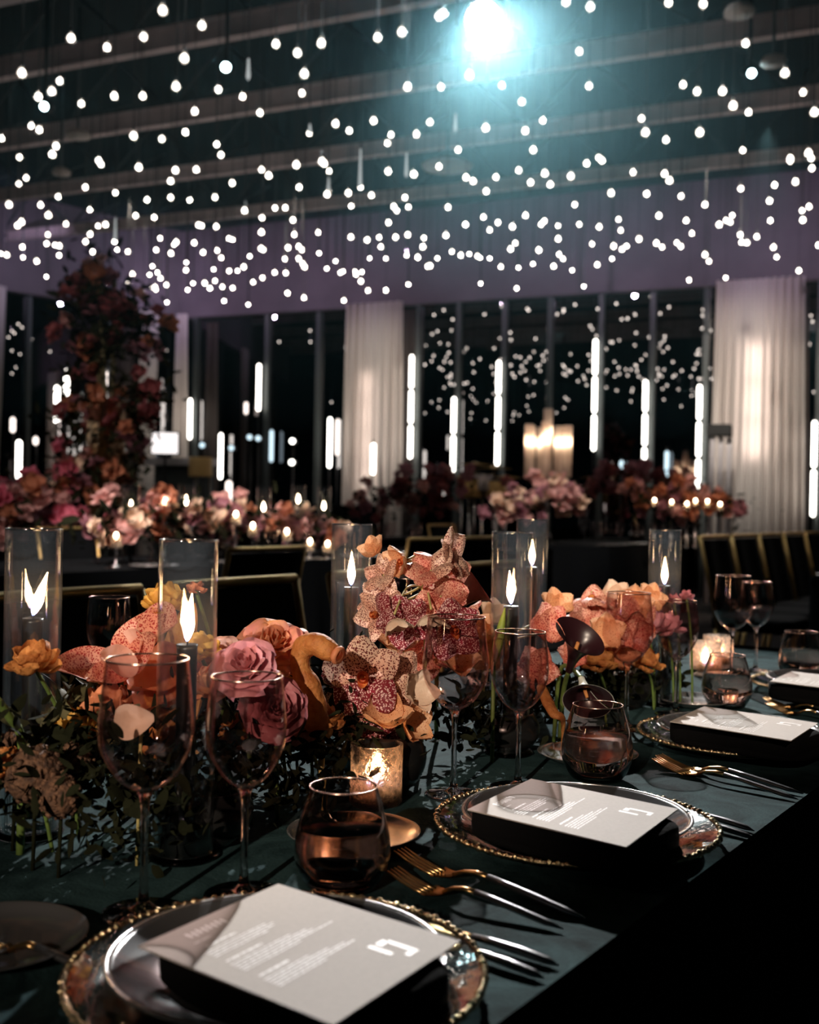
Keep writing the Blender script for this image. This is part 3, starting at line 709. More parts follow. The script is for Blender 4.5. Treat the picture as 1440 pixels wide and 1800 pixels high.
tumbler(onz(1049, 1370), 'rose-mirrored water tumbler behind the second place setting', 1.04)
tumbler(onz(1277, 1243), 'rose-mirrored water tumbler behind the third place setting', 1.0)
tumbler(onz(1407, 1192), 'rose-mirrored water tumbler at the right edge behind the last menu card', 1.05)
tumbler(Vector((atY(848, 1062, 2.25).x, 2.25, T)), 'small tumbler behind the wine-coloured calla lily')

# ---- votives
def votive(p, label, R_=0.032, H=0.074):
    t = empty('votive_candle', p, random.random() * 6, label, 'votive candle', 'textured glass votives')
    m = MB(); m.lathe([(R_ * 0.9, 0), (R_, 0.003), (R_ * 1.0, H * 0.5), (R_ * 1.02, H)], 40, cap1=False); m.lathe([(R_ * 0.9, H), (R_ * 0.88, H * 0.3), (R_ * 0.86, 0.008)], 40, cap0=False, cap1=True)
    m.lathe([(R_ * 1.02, H), (R_ * 0.9, H)], 40, cap0=False, cap1=False)
    m.build('textured_glass', M['votive'], t)
    m = MB(); m.lathe([(R_ * 0.62, 0.009), (R_ * 0.62, 0.026), (0.002, 0.025)], 24); m.build('tea_light', M['wax_white'], t)
    m = MB(); m.lathe([(0.0015, 0.028), (0.0065, 0.036), (0.0075, 0.043), (0.004, 0.054), (0.0006, 0.062)], 12); m.build('flame', M['flame'], t)
    return t
votive(onz(661, 1412), 'lit textured votive glass in the centre foreground, below the spotted orchids')
votive(onz(1089, 1244), 'lit textured votive glass behind a wine glass right of the drooping calla', 0.034)
votive(onz(1240, 1186), 'lit textured votive glass between wine glasses at the right', 0.034)
votive(onz(1262, 1172), 'blurred votive glass just behind another, left of the paired wine glasses', 0.034)

# ---- hurricane candles
FL = MB(); FL.lathe([(0.0008, 0), (0.0032, 0.004), (0.0056, 0.012), (0.0060, 0.018), (0.0042, 0.030), (0.002, 0.041), (0.0004, 0.050)], 16); me_flame = FL.mesh('flame', M['flame'])
def hurricane(p, H, ch, label, tilt=0.0, r=0.0305, far=False):
    t = empty('hurricane_candle', p, 0, label, 'candle', 'tall glass hurricanes with black taper candles')
    n = 40
    m = MB(); m.lathe([(r, 0.006), (r, H)], n, cap0=False, cap1=False); m.lathe([(r - 0.0016, H), (r - 0.0016, 0.006)], n, cap0=False, cap1=False)
    m.build('glass_sleeve', M['sleeve'], t)
    m = MB()
    for k in range(2):
        m.tube([((r - 0.0008) * cos(a), (r - 0.0008) * sin(a), (H, 0.006)[k]) for a in [2 * pi * i / n for i in range(n + 1)]], 0.0011, 6)
    m.build('sleeve_rim', M['rim'], t)
    m = MB(); m.lathe([(0.036, 0.0), (0.037, 0.003), (0.033, 0.006), (0.026, 0.007)], 48)
    m.lathe([(0.0255, 0.007), (0.026, 0.012), (0.026, 0.046), (0.024, 0.05), (0.012, 0.05), (0.0115, 0.02)], 72, rib=0.045, ribn=18); m.build('ribbed_holder', M['ribbed'], t)
    m = MB(); m.lathe([(0.0105, 0.021), (0.0105, ch * 0.7), (0.0108, ch - 0.006), (0.0112, ch - 0.001), (0.008, ch - 0.003), (0.001, ch - 0.004)], 20); m.build('taper_candle', M['wax_black'], t)
    m = MB(); m.tube([(0, 0, ch - 0.004), (0.0008, 0, ch + 0.008)], 0.0009, 5); m.build('wick', M['wick'], t)
    f = inst('flame', me_flame, t, (0, 0, ch + 0.002), (0, tilt, 0)); return t
def hb(px, Y, z=T): return Vector((atY(px, 900, Y).x, Y, z))
def footpt(px_rim, Y):
    # foot point of an upright object whose rim is seen at px_rim
    return Vector((atY(px_rim, 940, Y).x, Y, T))
hurricane(footpt(60, 1.22), 0.336, 0.239, 'tall hurricane candle at the left edge of the picture', radians(18))
hurricane(footpt(332, 1.152), 0.329, 0.222, 'tall hurricane candle in front of the left flowers, nearest to the camera', radians(5))
th_ = hurricane(footpt(619, 1.66), 0.339, 0.246, 'tall hurricane candle immediately left of the spotted orchids', 0)
m = MB(); m.lathe([(0.0205, 0.052), (0.0215, 0.10), (0.0215, 0.252)], 36, cap1=False); m.lathe([(0.0203, 0.252), (0.0203, 0.058)], 36, cap0=False, cap1=True); m.lathe([(0.0215, 0.252), (0.0203, 0.252)], 36, cap0=False, cap1=False); m.build('inner_glass', M['sleeve'], th_)
hurricane(footpt(901, 1.66), 0.331, 0.222, 'tall hurricane candle right of the orchids, behind a wine glass', radians(-4))
hurricane(footpt(936, 2.14), 0.345, 0.255, 'hurricane candle standing directly behind the centre right one', 0)
hurricane(footpt(1170, 2.10), 0.330, 0.226, 'rightmost tall hurricane candle on the near table', 0)

# ---- place settings
def make_fork():
    L = 0.215
    m = MB(); zz = lambda x: 0.006 + 0.012 * sin(min(x / 0.06, 1.0) * pi * 0.5 + pi) + 0.012
    # tines
    for k in range(4):
        y = (k - 1.5) * 0.0055
        m.tube([(0.000, y, 0.016), (0.018, y, 0.010), (0.038, y, 0.0055), (0.052, y, 0.004)], [0.0009, 0.0015, 0.0017, 0.002], 6)
    def pal(u, v):
        x = 0.048 + 0.026 * u; w_ = 0.0105 * (1 - u) ** 0.6 + 0.0032; return (x, (v - 0.5) * 2 * w_, 0.0035 + 0.006 * u * u + 0.003 * (2 * v - 1) ** 2 * (1 - u))
    m.grid(pal, 8, 8); m.grid(lambda u, v: tuple(a + b for a, b in zip(pal(u, 1 - v), (0, 0, -0.0018))), 8, 8)
    m.tube([(0.070, 0, 0.0075), (0.082, 0, 0.013), (0.096, 0, 0.0155), (0.112, 0, 0.0145)], [0.0034, 0.0028, 0.0032, 0.0036], 10, flat=0.7)
    head = m.mesh('fork_head', M['gold'])
    m = MB(); m.tube([(0.110, 0, 0.0147), (0.135, 0, 0.0125), (0.165, 0, 0.009), (0.195, 0, 0.0055), (0.215, 0, 0.0035)], [0.0037, 0.0040, 0.0044, 0.0040, 0.0008], 12, flat=0.75); return head, m.mesh('fork_handle', M['gun'])
FK = make_fork()
def make_knife():
    m = MB(); m.tube([(0.0, 0, 0.0035), (0.03, 0, 0.0035), (0.10, 0, 0.004), (0.115, 0, 0.0055)], [0.002, 0.008, 0.0085, 0.004], 10, flat=0.16); bl = m.mesh('knife_blade', M['gold'])
    m = MB(); m.tube([(0.113, 0, 0.0055), (0.14, 0, 0.0062), (0.18, 0, 0.0058), (0.215, 0, 0.0045), (0.23, 0, 0.003)], [0.0036, 0.0042, 0.0048, 0.0042, 0.0008], 12, flat=0.75); return bl, m.mesh('knife_handle', M['gun'])
KN = make_knife()
def cutlery(kind, tip, end, label, pitch=0.0):
    d = end - tip; L = d.length
    hd, ha = (FK if kind == 'fork' else KN)
    t = empty(kind, tip, atan2(d.y, d.x), label, kind, 'gold %ss with dark handles' % kind)
    s = L / (0.215 if kind == 'fork' else 0.23)
    inst('head' if kind == 'fork' else 'blade', hd, t, sc=(s, 1, 1)); inst('handle', ha, t, sc=(s, 1, 1)); return t
cutlery('fork', onz(702, 1520), onz(1028, 1621), 'gold fork with dark handle between the two nearest plates, the farther one of its pair')
cutlery('fork', onz(690, 1556), onz(990, 1640), 'gold fork with dark handle between the two nearest plates, the nearer one of its pair')
cutlery('knife', onz(700, 1618), onz(982, 1704), 'dark knife handle showing right of the nearest plate, the farther of the two')
cutlery('knife', onz(690, 1636), onz(957, 1727), 'dark knife handle showing right of the nearest plate, the closer of the two')
cutlery('fork', onz(1158, 1346), onz(1412, 1400), 'gold fork between the second and third plates, the farther one of its pair')
cutlery('fork', onz(1152, 1352), onz(1403, 1410), 'gold fork between the second and third plates, the nearer one of its pair')
cutlery('knife', onz(1115, 1408), onz(1326, 1465), 'dark knife handle right of the second plate, the farther of the two')
cutlery('knife', onz(1108, 1420), onz(1327, 1479), 'dark knife handle right of the second plate, the closer of the two')
cutlery('fork', onz(1345, 1240), onz(1520, 1272), 'gold fork at the right edge before the last plate, the farther one of its pair')
cutlery('fork', onz(1350, 1250), onz(1525, 1284), 'gold fork at the right edge before the last plate, the nearer one of its pair')
cutlery('fork', onz(-60, 1668), onz(190, 1728), 'gold fork poking out at the left of the nearest plate')
cutlery('fork', onz(668, 1436), onz(880, 1530) , 'thin gold cutlery end behind the left rim of the second plate') if False else None


def bread(p, label, r=0.073, mat='porcelain'):
    m = MB(); m.lathe(curve_prof([(r * 0.55, 0.0005), (r * 0.7, 0.003), (r * 0.97, 0.012), (r, 0.014), (r * 0.96, 0.0135), (r * 0.68, 0.006), (0.002, 0.005)], 4), 56)
    tag(m.build('bread_plate', M[mat], loc=p), label, 'small plate', 'small side plates on the near table')
bread(onz(622, 1480), 'small silvery side plate behind and under the nearest tumbler')
bread(onz(1033, 1338), 'small silvery side plate behind the second tumbler')
bread(onz(1222, 1240), 'small side plate behind the third tumbler', 0.07)
bread(onz(-12, 1672), 'dark side plate cut by the left edge of the picture', 0.075, 'plate')


def setting(c, which, card, lab):
    # clear charger with beaded rim
    R_ = 0.157
    t = empty('charger_plate', c, 0, 'clear glass charger with gold beaded rim, ' + lab, 'charger plate', 'glass chargers with beaded rims')
    m = MB(); m.lathe(curve_prof([(0.10, 0.001), (0.115, 0.003), (0.135, 0.010), (R_, 0.017)], 4), 80, cap0=True, cap1=False)
    m.lathe(curve_prof([(R_, 0.0185), (0.135, 0.012), (0.115, 0.0055), (0.10, 0.0045)], 4), 80, cap0=False, cap1=True); m.build('glass_dish', M['charger'], t)
    m = MB(); nb = 110
    for k in range(nb):
        a = 2 * pi * k / nb
        m.ball((R_ * cos(a), R_ * sin(a), 0.0178), 0.0036 + 0.0007 * sin(k * 2.7), 5, 7)
    m.tube([(R_ * cos(a), R_ * sin(a), 0.0172) for a in [2 * pi * k / 80 for k in range(81)]], 0.0026, 6)
    m.build('beaded_rim', M['gold_bead'], t)
    # dinner plate
    z0 = 0.0052 + 0.001
    t = empty('dinner_plate', c + Vector((0, 0, z0)), 0, 'smoky grey dinner plate with silver rim, ' + lab, 'dinner plate', 'smoky dinner plates')
    r = 0.127
    m = MB(); m.lathe(curve_prof([(0.072, 0.0), (0.086, 0.001), (0.108, 0.012), (r, 0.0215)], 4) + [(r - 0.001, 0.0225)] + curve_prof([(r - 0.004, 0.0222), (0.108, 0.0145), (0.086, 0.005), (0.072, 0.004), (0.002, 0.004)], 4), 80); m.build('dish', M['plate'], t)
    m = MB(); m.tube([(r * cos(a), r * sin(a), 0.0222) for a in [2 * pi * k / 80 for k in range(81)]], 0.0021, 8, flat=0.6); m.build('silver_rim', M['plate_rim'], t)
    # card frame
    A, B = card['A'], card['dir']
    ls, ll = 0.158, 0.186
    zc = T + 0.052
    O = onz(*A, zc); es = Vector((cos(B), sin(B), 0)); el = Vector((sin(B), -cos(B), 0))
    el = Matrix.Rotation(card.get('skew', 0), 3, 'Z') @ el
    cen = O + es * (ls / 2) + el * (ll / 2)
    nang = atan2(el.y, el.x)
    m = MB(); nzb = z0 + 0.005
    m.rbox((0, 0, 0.0205), (0.205, 0.125, 0.0395), mi=0, p=5.5)
    # folds of the napkin
    m.rbox((0.004, 0.0, 0.010), (0.218, 0.135, 0.016), p=3.2)
    m.build('folded_napkin', M['napkin'], None, (cen.x, cen.y, T + nzb), rz=nang)
    tag(bpy.data.objects[-1] if False else [o for o in COL.objects if o.name.startswith('folded_napkin')][-1], 'folded black napkin under the menu card, ' + lab, 'napkin', 'black napkins under the menus')
    # menu card
    t = empty('menu_card', (O.x, O.y, T + nzb + 0.0405), 0, 'taupe menu card with white print, ' + lab, 'menu card', 'menu cards on the napkins')
    def C(s, l, z): return es * s + el * l + Vector((0, 0, z))
    m = MB(); th = 0.0012
    q = [(0, 0), (ls, 0), (ls, ll), (0, ll)]
    m.add([C(s, l, 0) for s, l in q] + [C(s, l, th) for s, l in q], [(0, 1, 2, 3), (7, 6, 5, 4), (0, 4, 5, 1), (1, 5, 6, 2), (2, 6, 7, 3), (3, 7, 4, 0)]); m.build('card', M['card'], t, smooth=False)
    m = MB(); rr = random.Random(5)
    def dash(s0, s1, l, w_=0.0011):
        z = th + 0.00025
        m.add([C(s0, l, z), C(s1, l, z), C(s1, l + w_, z), C(s0, l + w_, z)], [(0, 1, 2, 3)])
    def line(s0, s1, l, h=0.0012):
        s = s0
        while s < s1:
            e = min(s + rr.uniform(0.003, 0.009), s1); dash(s, e, l, h * rr.uniform(0.8, 1.1)); s = e + 0.0012
    # heading, small lines, blocks of text
    for k in range(8): dash(0.034 + k * 0.0052, 0.0365 + k * 0.0052, 0.013 + 0.001 * (k % 2), 0.0085)
    line(0.028, 0.046, 0.030); line(0.030, 0.062, 0.040, 0.0022)
    for l, s1 in ((0.047, 0.088), (0.0505, 0.094), (0.054, 0.091), (0.0575, 0.080)): line(0.022, s1, l)
    line(0.022, 0.060, 0.069, 0.0022)
    for l, s1 in ((0.0755, 0.086), (0.079, 0.1), (0.0825, 0.104), (0.086, 0.125), (0.0895, 0.082)): line(0.020, s1, l)
    line(0.020, 0.052, 0.103, 0.0022)
    for l, s1 in ((0.110, 0.066), (0.1135, 0.084), (0.117, 0.100), (0.1205, 0.108), (0.124, 0.07)): line(0.018, s1, l)
    # monogram: two staggered strokes, the second one hooked
    z = th + 0.00025
    def stroke(s, l0, l1, w_=0.0045): m.add([C(s, l0, z), C(s, l1, z), C(s + w_, l1, z), C(s + w_, l0, z)], [(0, 1, 2, 3)])
    stroke(0.104, 0.136, 0.158); stroke(0.112, 0.138, 0.144, 0.010); stroke(0.120, 0.142, 0.170); stroke(0.112, 0.165, 0.170, 0.009)
    m.build('white_print', M['ink'], t, smooth=False)
C1 = onz(488, 1738); C2 = onz(1012, 1470); C3 = onz(1300, 1309); C4 = onz(1328, 1219) + Vector((0.166, 0, 0)) + Vector((0.0, 0.03, 0))
setting(C1, 1, dict(A=(243, 1665), dir=radians(58), skew=radians(-6)), 'at the nearest place setting')
setting(C2, 2, dict(A=(822, 1424), dir=radians(59), skew=radians(-9)), 'at the second place setting from the camera')
setting(C3, 3, dict(A=(1178, 1269), dir=radians(57), skew=radians(-9)), 'at the third place setting from the camera')
setting(C4, 4, dict(A=(1354, 1198), dir=radians(57), skew=radians(-9)), 'at the last place setting by the right edge')

# ------------------------------------------------------------------ flowers
def petal(m, L, W, cup=0.2, curl=0.2, ruf=0.0, M_=None, mi=0, nu=9, nv=8, pw=0.8, tipw=0.15, ph=0.0):
    def fn(u, v):
        s = 2 * v - 1
        wdt = W / 2 * (sin(pi * min(1, u ** pw * 0.93 + 0.04))) ** 0.75 + W * 0.02
        z = curl * L * u * u - cup * W * (1 - s * s) * sin(pi * u * 0.9) + cup * W * 0.4 + ruf * L * sin(5 * s + 7 * u + ph) * u
        return (wdt * s, L * u, z)
    m.grid(fn, nu, nv, mi, M_)


def orchid_mesh(name, seed, back=False, mats=('orchid', 'orchid_dark')):
    rr = random.Random(seed); m = MB()
    for k, a in enumerate((0, 68, -68, 140, -140)):
        X = Matrix.Rotation(radians(a + rr.uniform(-6, 6)), 4, 'Z') @ Matrix.Rotation(radians(rr.uniform(0, 14)), 4, 'X') @ Matrix.Translation((0, 0.002, 0.001 * (k % 2)))
        lower = k >= 3
        petal(m, 0.049 * rr.uniform(0.92, 1.06), 0.046 * (1.08 if lower else 1) * rr.uniform(0.9, 1.05), cup=-0.2, curl=rr.uniform(0.0, 0.3), ruf=0.03, M_=X, mi=(1 if lower else 0), ph=k * 1.3, nu=10, nv=10)
    return m.mesh(name, [M[mats[0]], M[mats[1]]])
def bud_mesh(name, mat):
    # half-open cupped bloom seen from behind
    m = MB(); rr = random.Random(11)
    for k, a in enumerate((0, 80, 160, 240, 310)):
        X = Matrix.Rotation(radians(a), 4, 'Z') @ Matrix.Rotation(radians(52 + rr.uniform(-12, 12)), 4, 'X') @ Matrix.Translation((0, 0.003, 0))
        petal(m, 0.042, 0.038, cup=0.25, curl=-0.25, ruf=0.04, M_=X, mi=0, ph=k, nu=9, nv=8)
    return m.mesh(name, M[mat])
def lip_mesh():
    m = MB()
    m.lathe([(0.002, 0.0), (0.0065, 0.003), (0.0075, 0.008), (0.0055, 0.013), (0.0062, 0.015)], 14, cap1=False)
    petal(m, 0.017, 0.013, cup=0.4, curl=0.5, M_=Matrix.Rotation(pi, 4, 'Z') @ Matrix.Rotation(radians(20), 4, 'X') @ Matrix.Translation((0, 0.002, 0.004)), nu=6, nv=6)
    m.ball((0, 0.001, 0.014), 0.003, 5, 8)
    return m.mesh('orchid_lip', M['lip'])
ORC = [orchid_mesh('orchid_a', 1), orchid_mesh('orchid_b', 2, mats=('orchid', 'orchid')), orchid_mesh('orchid_c', 3, mats=('orchid_red', 'orchid_red')), orchid_mesh('orchid_d', 4, mats=('orchid_dark', 'orchid_dark')), orchid_mesh('orchid_e', 5, mats=('orchid_red', 'orchid'))]
BUD = [bud_mesh('orchid_bud', 'orchid_back'), bud_mesh('orchid_bud_red', 'orchid_red'), bud_mesh('cream_bud', 'cream_petal')]
LIP = lip_mesh()


def smooth_path(pts, n=5):
    out = []; P = [pts[0]] + list(pts) + [pts[-1]]
    for i in range(1, len(P) - 2):
        for k in range(n):
            t = k / n
            out.append(0.5 * ((2 * P[i]) + (-P[i - 1] + P[i + 1]) * t + (2 * P[i - 1] - 5 * P[i] + 4 * P[i + 1] - P[i + 2]) * t * t + (-P[i - 1] + 3 * P[i] - 3 * P[i + 1] + P[i + 2]) * t ** 3))
    out.append(P[-1]); return out


def spray(label, base, stem_pts, blooms, cat='orchid', name='orchid_spray', stem_r=0.0028):
    t = empty(name, base, 0, label, cat)
    pts = [Vector((0, 0, 0))] + [p - base for p in stem_pts]
    m = MB(); sp = smooth_path(pts); m.tube(sp, [stem_r * (1.1 - 0.5 * i / len(sp)) for i in range(len(sp))], 8)
    for (me, P, s, fv, spin, lip) in blooms:
        q = P - base; near = min(sp, key=lambda a: (a - q).length)
        f = Vector(fv).normalized(); back = q - f * 0.004 * s
        m.tube(smooth_path([near, (near + back) / 2 - f * 0.012 + Vector((0, 0, 0.004)), back], 4), 0.0016, 6)
    m.build('stem', M['stem_green'], t)
    for (me, P, s, fv, spin, lip) in blooms:
        b = inst('bloom', me, t, P - base, face(fv, spin), s)
        if lip: inst('lip', LIP, b, (0, 0, 0.0))
    return t
cf = (0, -1, 0.15)
base1 = onz(735, 1330, T); base1 = Vector((atY(742, 1200, 1.6).x, 1.6, T))
spray('upper spray of spotted orchids on a yellow-green stem, tallest flower on the near table', base1,
      [atY(748, 1150, 1.56), atY(745, 1080, 1.55), atY(740, 1020, 1.54), atY(725, 985, 1.54)],
      [(BUD[0], atY(662, 975, 1.52), 0.62, (-0.5, 0.6, 0.6), 0.4, False), (ORC[1], atY(672, 1010, 1.50), 0.62, (-0.6, -0.5, 0.5), 0.3, False),
       (BUD[0], atY(713, 985, 1.50), 0.72, (-0.7, -0.6, -0.2), 1.0, True), (ORC[4], atY(757, 1000, 1.50), 0.8, (-0.3, -0.6, 0.8), 2.0, False),
       (ORC[1], atY(793, 975, 1.53), 0.85, (0.8, -0.5, 0.3), 0.2, False), (ORC[2], atY(790, 1015, 1.53), 0.8, (0.7, -0.75, 0.0), 1.2, False),
       (ORC[2], atY(776, 1050, 1.5), 0.75, (0.1, -1, -0.3), 2.8, False), (ORC[1], atY(672, 1055, 1.49), 0.72, (-0.6, -0.8, 0.4), 0.9, False),
       (ORC[0], atY(663, 1080, 1.47), 0.70, (-0.7, -0.7, 0), 1.9, True), (ORC[3], atY(712, 1090, 1.47), 0.78, (0.1, -0.9, -0.3), 0.5, False),
       (BUD[2], atY(694, 1083, 1.43), 0.62, (0.2, -0.2, -0.9), 0.0, False), (BUD[2], atY(758, 1075, 1.46), 0.72, (0.0, -0.2, -0.95), 0.6, False),
       (ORC[3], atY(795, 1105, 1.48), 0.85, (0.3, -0.9, -0.1), 0.2, True), (BUD[1], atY(812, 1080, 1.52), 0.7, (0.9, -0.2, -0.2), 0.6, False)])
base2 = Vector((atY(690, 1290, 1.5).x, 1.5, T))
spray('lower cluster of cream orchids with dark maroon spots behind the front votive', base2,
      [atY(700, 1280, 1.5), atY(690, 1220, 1.5), atY(690, 1170, 1.5)],
      [(ORC[0], atY(640, 1190, 1.41), 1.05, (-0.15, -1, 0.12), 0.15, True), (ORC[1], atY(704, 1190, 1.44), 0.74, (0.45, -0.9, 0.3), 0.6, False),
       (ORC[1], atY(602, 1220, 1.46), 0.8, (-0.7, -0.6, 0.2), 0.8, False), (ORC[1], atY(692, 1230, 1.43), 0.8, (0.4, -0.8, -0.3), 2.1, False),
       (BUD[2], atY(722, 1222, 1.42), 0.85, (0.6, -0.6, 0.35), 1.6, False), (ORC[0], atY(640, 1265, 1.42), 0.85, (-0.3, -0.9, 0.25), 0.9, False),
       (ORC[3], atY(660, 1292, 1.45), 0.9, (0.0, -0.95, -0.2), 0.0, False), (BUD[0], atY(676, 1275, 1.39), 0.95, (0.1, -0.5, 0.8), 0.4, False),
       (BUD[0], atY(712, 1275, 1.42), 0.85, (0.6, -0.5, 0.2), 0.9, False), (ORC[3], atY(605, 1195, 1.45), 0.6, (-0.5, -0.8, -0.2), 0.2, False)])
base3 = Vector((atY(715, 1200, 1.75).x, 1.72, T))
spray('peach speckled blooms filling the gap between the two orchid clusters', base3,
      [atY(720, 1200, 1.66), atY(725, 1150, 1.62)],
      [(BUD[0], atY(708, 1142, 1.52), 1.0, (-0.2, -0.5, 0.8), 0.3, False), (ORC[2], atY(745, 1140, 1.58), 0.9, (0.1, -0.9, 0.1), 0.9, False),
       (BUD[1], atY(770, 1155, 1.60), 1.0, (0.5, -0.7, 0.4), 0.6, False), (BUD[0], atY(800, 1165, 1.58), 0.95, (0.3, -0.8, 0.5), 1.6, False)])
base4 = Vector((atY(850, 1200, 1.78).x, 1.78, T))
spray('loose peach blooms around the foot of the centre right candle', base4,
      [atY(850, 1180, 1.74), atY(850, 1120, 1.72)],
      [(BUD[0], atY(842, 1118, 1.70), 0.9, (-0.2, -0.8, 0.4), 0.3, False), (BUD[2], atY(866, 1090, 1.76), 0.8, (0.2, -0.8, 0.6), 0.9, False), (BUD[0], atY(845, 1150, 1.68), 0.9, (0.3, -0.8, 0.1), 0.9, False),
       (BUD[1], atY(958, 1110, 1.78), 1.1, (0.2, -0.8, 0.4), 0.2, False), (BUD[1], atY(945, 1180, 1.74), 1.1, (-0.2, -0.9, 0.2), 0.4, False), (BUD[0], atY(975, 1075, 1.85), 0.9, (0.2, -0.6, 0.6), 1.0, False)], cat='flower', name='bloom_spray')
# left: long spotted blooms climbing from lower left to upper right
def longpetal(m, a, b, W, up, mi=0, cup=0.25, curl=0.15):
    d = b - a; L = d.length; y = d.normalized(); z = Vector(up); z = (z - y * z.dot(y)).normalized(); x = y.cross(z)
    X = Matrix(((x.x, y.x, z.x, a.x), (x.y, y.y, z.y, a.y), (x.z, y.z, z.z, a.z), (0, 0, 0, 1)))
    petal(m, L, W, cup=cup, curl=curl, ruf=0.03, M_=X, mi=mi, nu=14, nv=12, pw=0.75)
base5 = Vector((atY(235, 1240, 1.3).x, 1.3, T))
t = empty('speckled_blossom', base5, 0, 'large pink speckled blossom with long hanging petals, between the two left candles', 'flower')
m = MB()
for (ax, ay, ad), (bx, by, bd), W, mi in (((215, 1165, 1.26), (85, 1185, 1.20), 0.048, 0), ((205, 1160, 1.26), (290, 1085, 1.28), 0.050, 0), ((250, 1090, 1.27), (315, 1105, 1.25), 0.052, 0),
                                         ((225, 1175, 1.25), (285, 1120, 1.23), 0.04, 0), ((230, 1170, 1.23), (150, 1205, 1.19), 0.035, 0), ((205, 1160, 1.27), (262, 1125, 1.25), 0.05, 1), ((240, 1170, 1.23), (170, 1160, 1.20), 0.04, 1)):
    longpetal(m, atY(ax, ay, ad) - base5, atY(bx, by, bd) - base5, W, (0, -0.8, 0.6), mi)
m.build('petals', [M['orchid_red'], M['pale_pink']], t)
m = MB(); m.tube(smooth_path([Vector((0, 0, 0)), atY(240, 1230, 1.29) - base5, atY(220, 1165, 1.26) - base5]), 0.0035, 8); m.build('stem', M['stem_green'], t)
base6 = Vector((atY(300, 1230, 1.36).x, 1.36, T))
t = empty('coral_lily', base6, 0, 'coral and orange lily petals spreading behind the nearest hurricane candle', 'flower')
m = MB(); hub = atY(300, 1175, 1.30)
for (bx, by, bd), W, mi in (((215, 1225, 1.22), 0.05, 0), ((250, 1270, 1.22), 0.055, 0), ((300, 1285, 1.22), 0.055, 1), ((350, 1280, 1.24), 0.05, 1), ((375, 1230, 1.26), 0.045, 0), ((285, 1120, 1.28), 0.045, 0), ((345, 1060, 1.31), 0.035, 1), ((355, 1150, 1.27), 0.04, 0)):
    longpetal(m, hub - base6, atY(bx, by, bd) - base6, W, (0, -0.9, 0.4), mi)
m.build('petals', [M['coral_petal'], M['orange_petal']], t)
m = MB(); m.tube(smooth_path([Vector((0, 0, 0)), hub - base6]), 0.0035, 8); m.build('stem', M['stem_green'], t)


def ruffle_ball(label, P, r, mat, base=None, cat='flower', n=16, name='ruffled_bloom', seed=1):
    base = base or Vector((P.x + 0.03, P.y + 0.06, T))
    t = empty(name, base, 0, label, cat); q = P - base; rr = random.Random(seed); m = MB()
    for k in range(n):
        ph = k * 2.399; zc = 1 - 1.5 * (k + 0.5) / n
        d = Vector((sqrt(max(0, 1 - zc * zc)) * cos(ph), sqrt(max(0, 1 - zc * zc)) * sin(ph), zc))
        X = Matrix.Translation(q + d * r * 0.25) @ Vector(d + Vector((0, 0, 0.6))).to_track_quat('Y', 'Z').to_matrix().to_4x4() @ Matrix.Rotation(rr.uniform(-0.5, 0.5), 4, 'Y')
        petal(m, r * 0.95, r * 1.1, cup=0.3, curl=rr.uniform(-0.3, 0.1), ruf=0.06, M_=X, ph=k, nu=7, nv=7)
    m.build('petals', M[mat], t)
    m = MB(); m.tube(smooth_path([Vector((0, 0, 0)), Vector((q.x * 0.3, q.y * 0.3, q.z * 0.6)), q]), 0.0022, 7); m.build('stem', M['green'], t)
    return t
ruffle_ball('golden yellow ruffled bloom at the top of the left flowers', atY(292, 1068, 1.30), 0.026, 'yellow_petal')
ruffle_ball('golden bloom seen through the nearest hurricane glass', atY(352, 1150, 1.25), 0.022, 'yellow_petal', seed=2)
ruffle_ball('rusty brown crinkled bloom at the far left, in front of the left candle', atY(62, 1175, 1.16), 0.026, 'orange_petal', seed=3)
ruffle_ball('small orange crinkled bloom low at the left edge', atY(8, 1352, 1.1), 0.02, 'orange_petal', seed=4)
ruffle_ball('orange-yellow crinkled bloom below the bent orange pitcher flower', atY(568, 1278, 1.33), 0.024, 'orange_petal', seed=5, base=Vector((atY(568, 1278, 1.4).x, 1.4, T)))
ruffle_ball('tan bloom low between the two left candles', atY(133, 1290, 1.2), 0.024, 'yellow_petal', seed=6)
ruffle_ball('tiny russet bud at the top inside the nearest hurricane', atY(345, 1040, 1.32), 0.012, 'coral_petal', seed=7, n=9)
ruffle_ball('coral bloom glowing between the pink roses and the nearest hurricane glass', atY(385, 1215, 1.24), 0.028, 'coral_petal', seed=31)
ruffle_ball('rust bloom low behind the bowl of the nearest wine glass', atY(300, 1320, 1.2), 0.028, 'orange_petal', seed=32)
ruffle_ball('dim coral bloom left of the nearest wine glass bowl', atY(190, 1250, 1.24), 0.028, 'coral_petal', seed=33)
ruffle_ball('peach bloom tucked under the uppermost coral rose', atY(455, 1210, 1.32), 0.026, 'peach_petal', seed=34)
ruffle_ball('golden bloom directly under the uppermost coral rose', atY(505, 1185, 1.34), 0.022, 'yellow_petal', seed=35)
ruffle_ball('peach bloom low between the mauve rose and the bent orange flower', atY(520, 1300, 1.33), 0.024, 'peach_petal', seed=36)
ruffle_ball('dark rust bloom low beside the mauve rose', atY(425, 1300, 1.28), 0.026, 'orange_petal', seed=37)
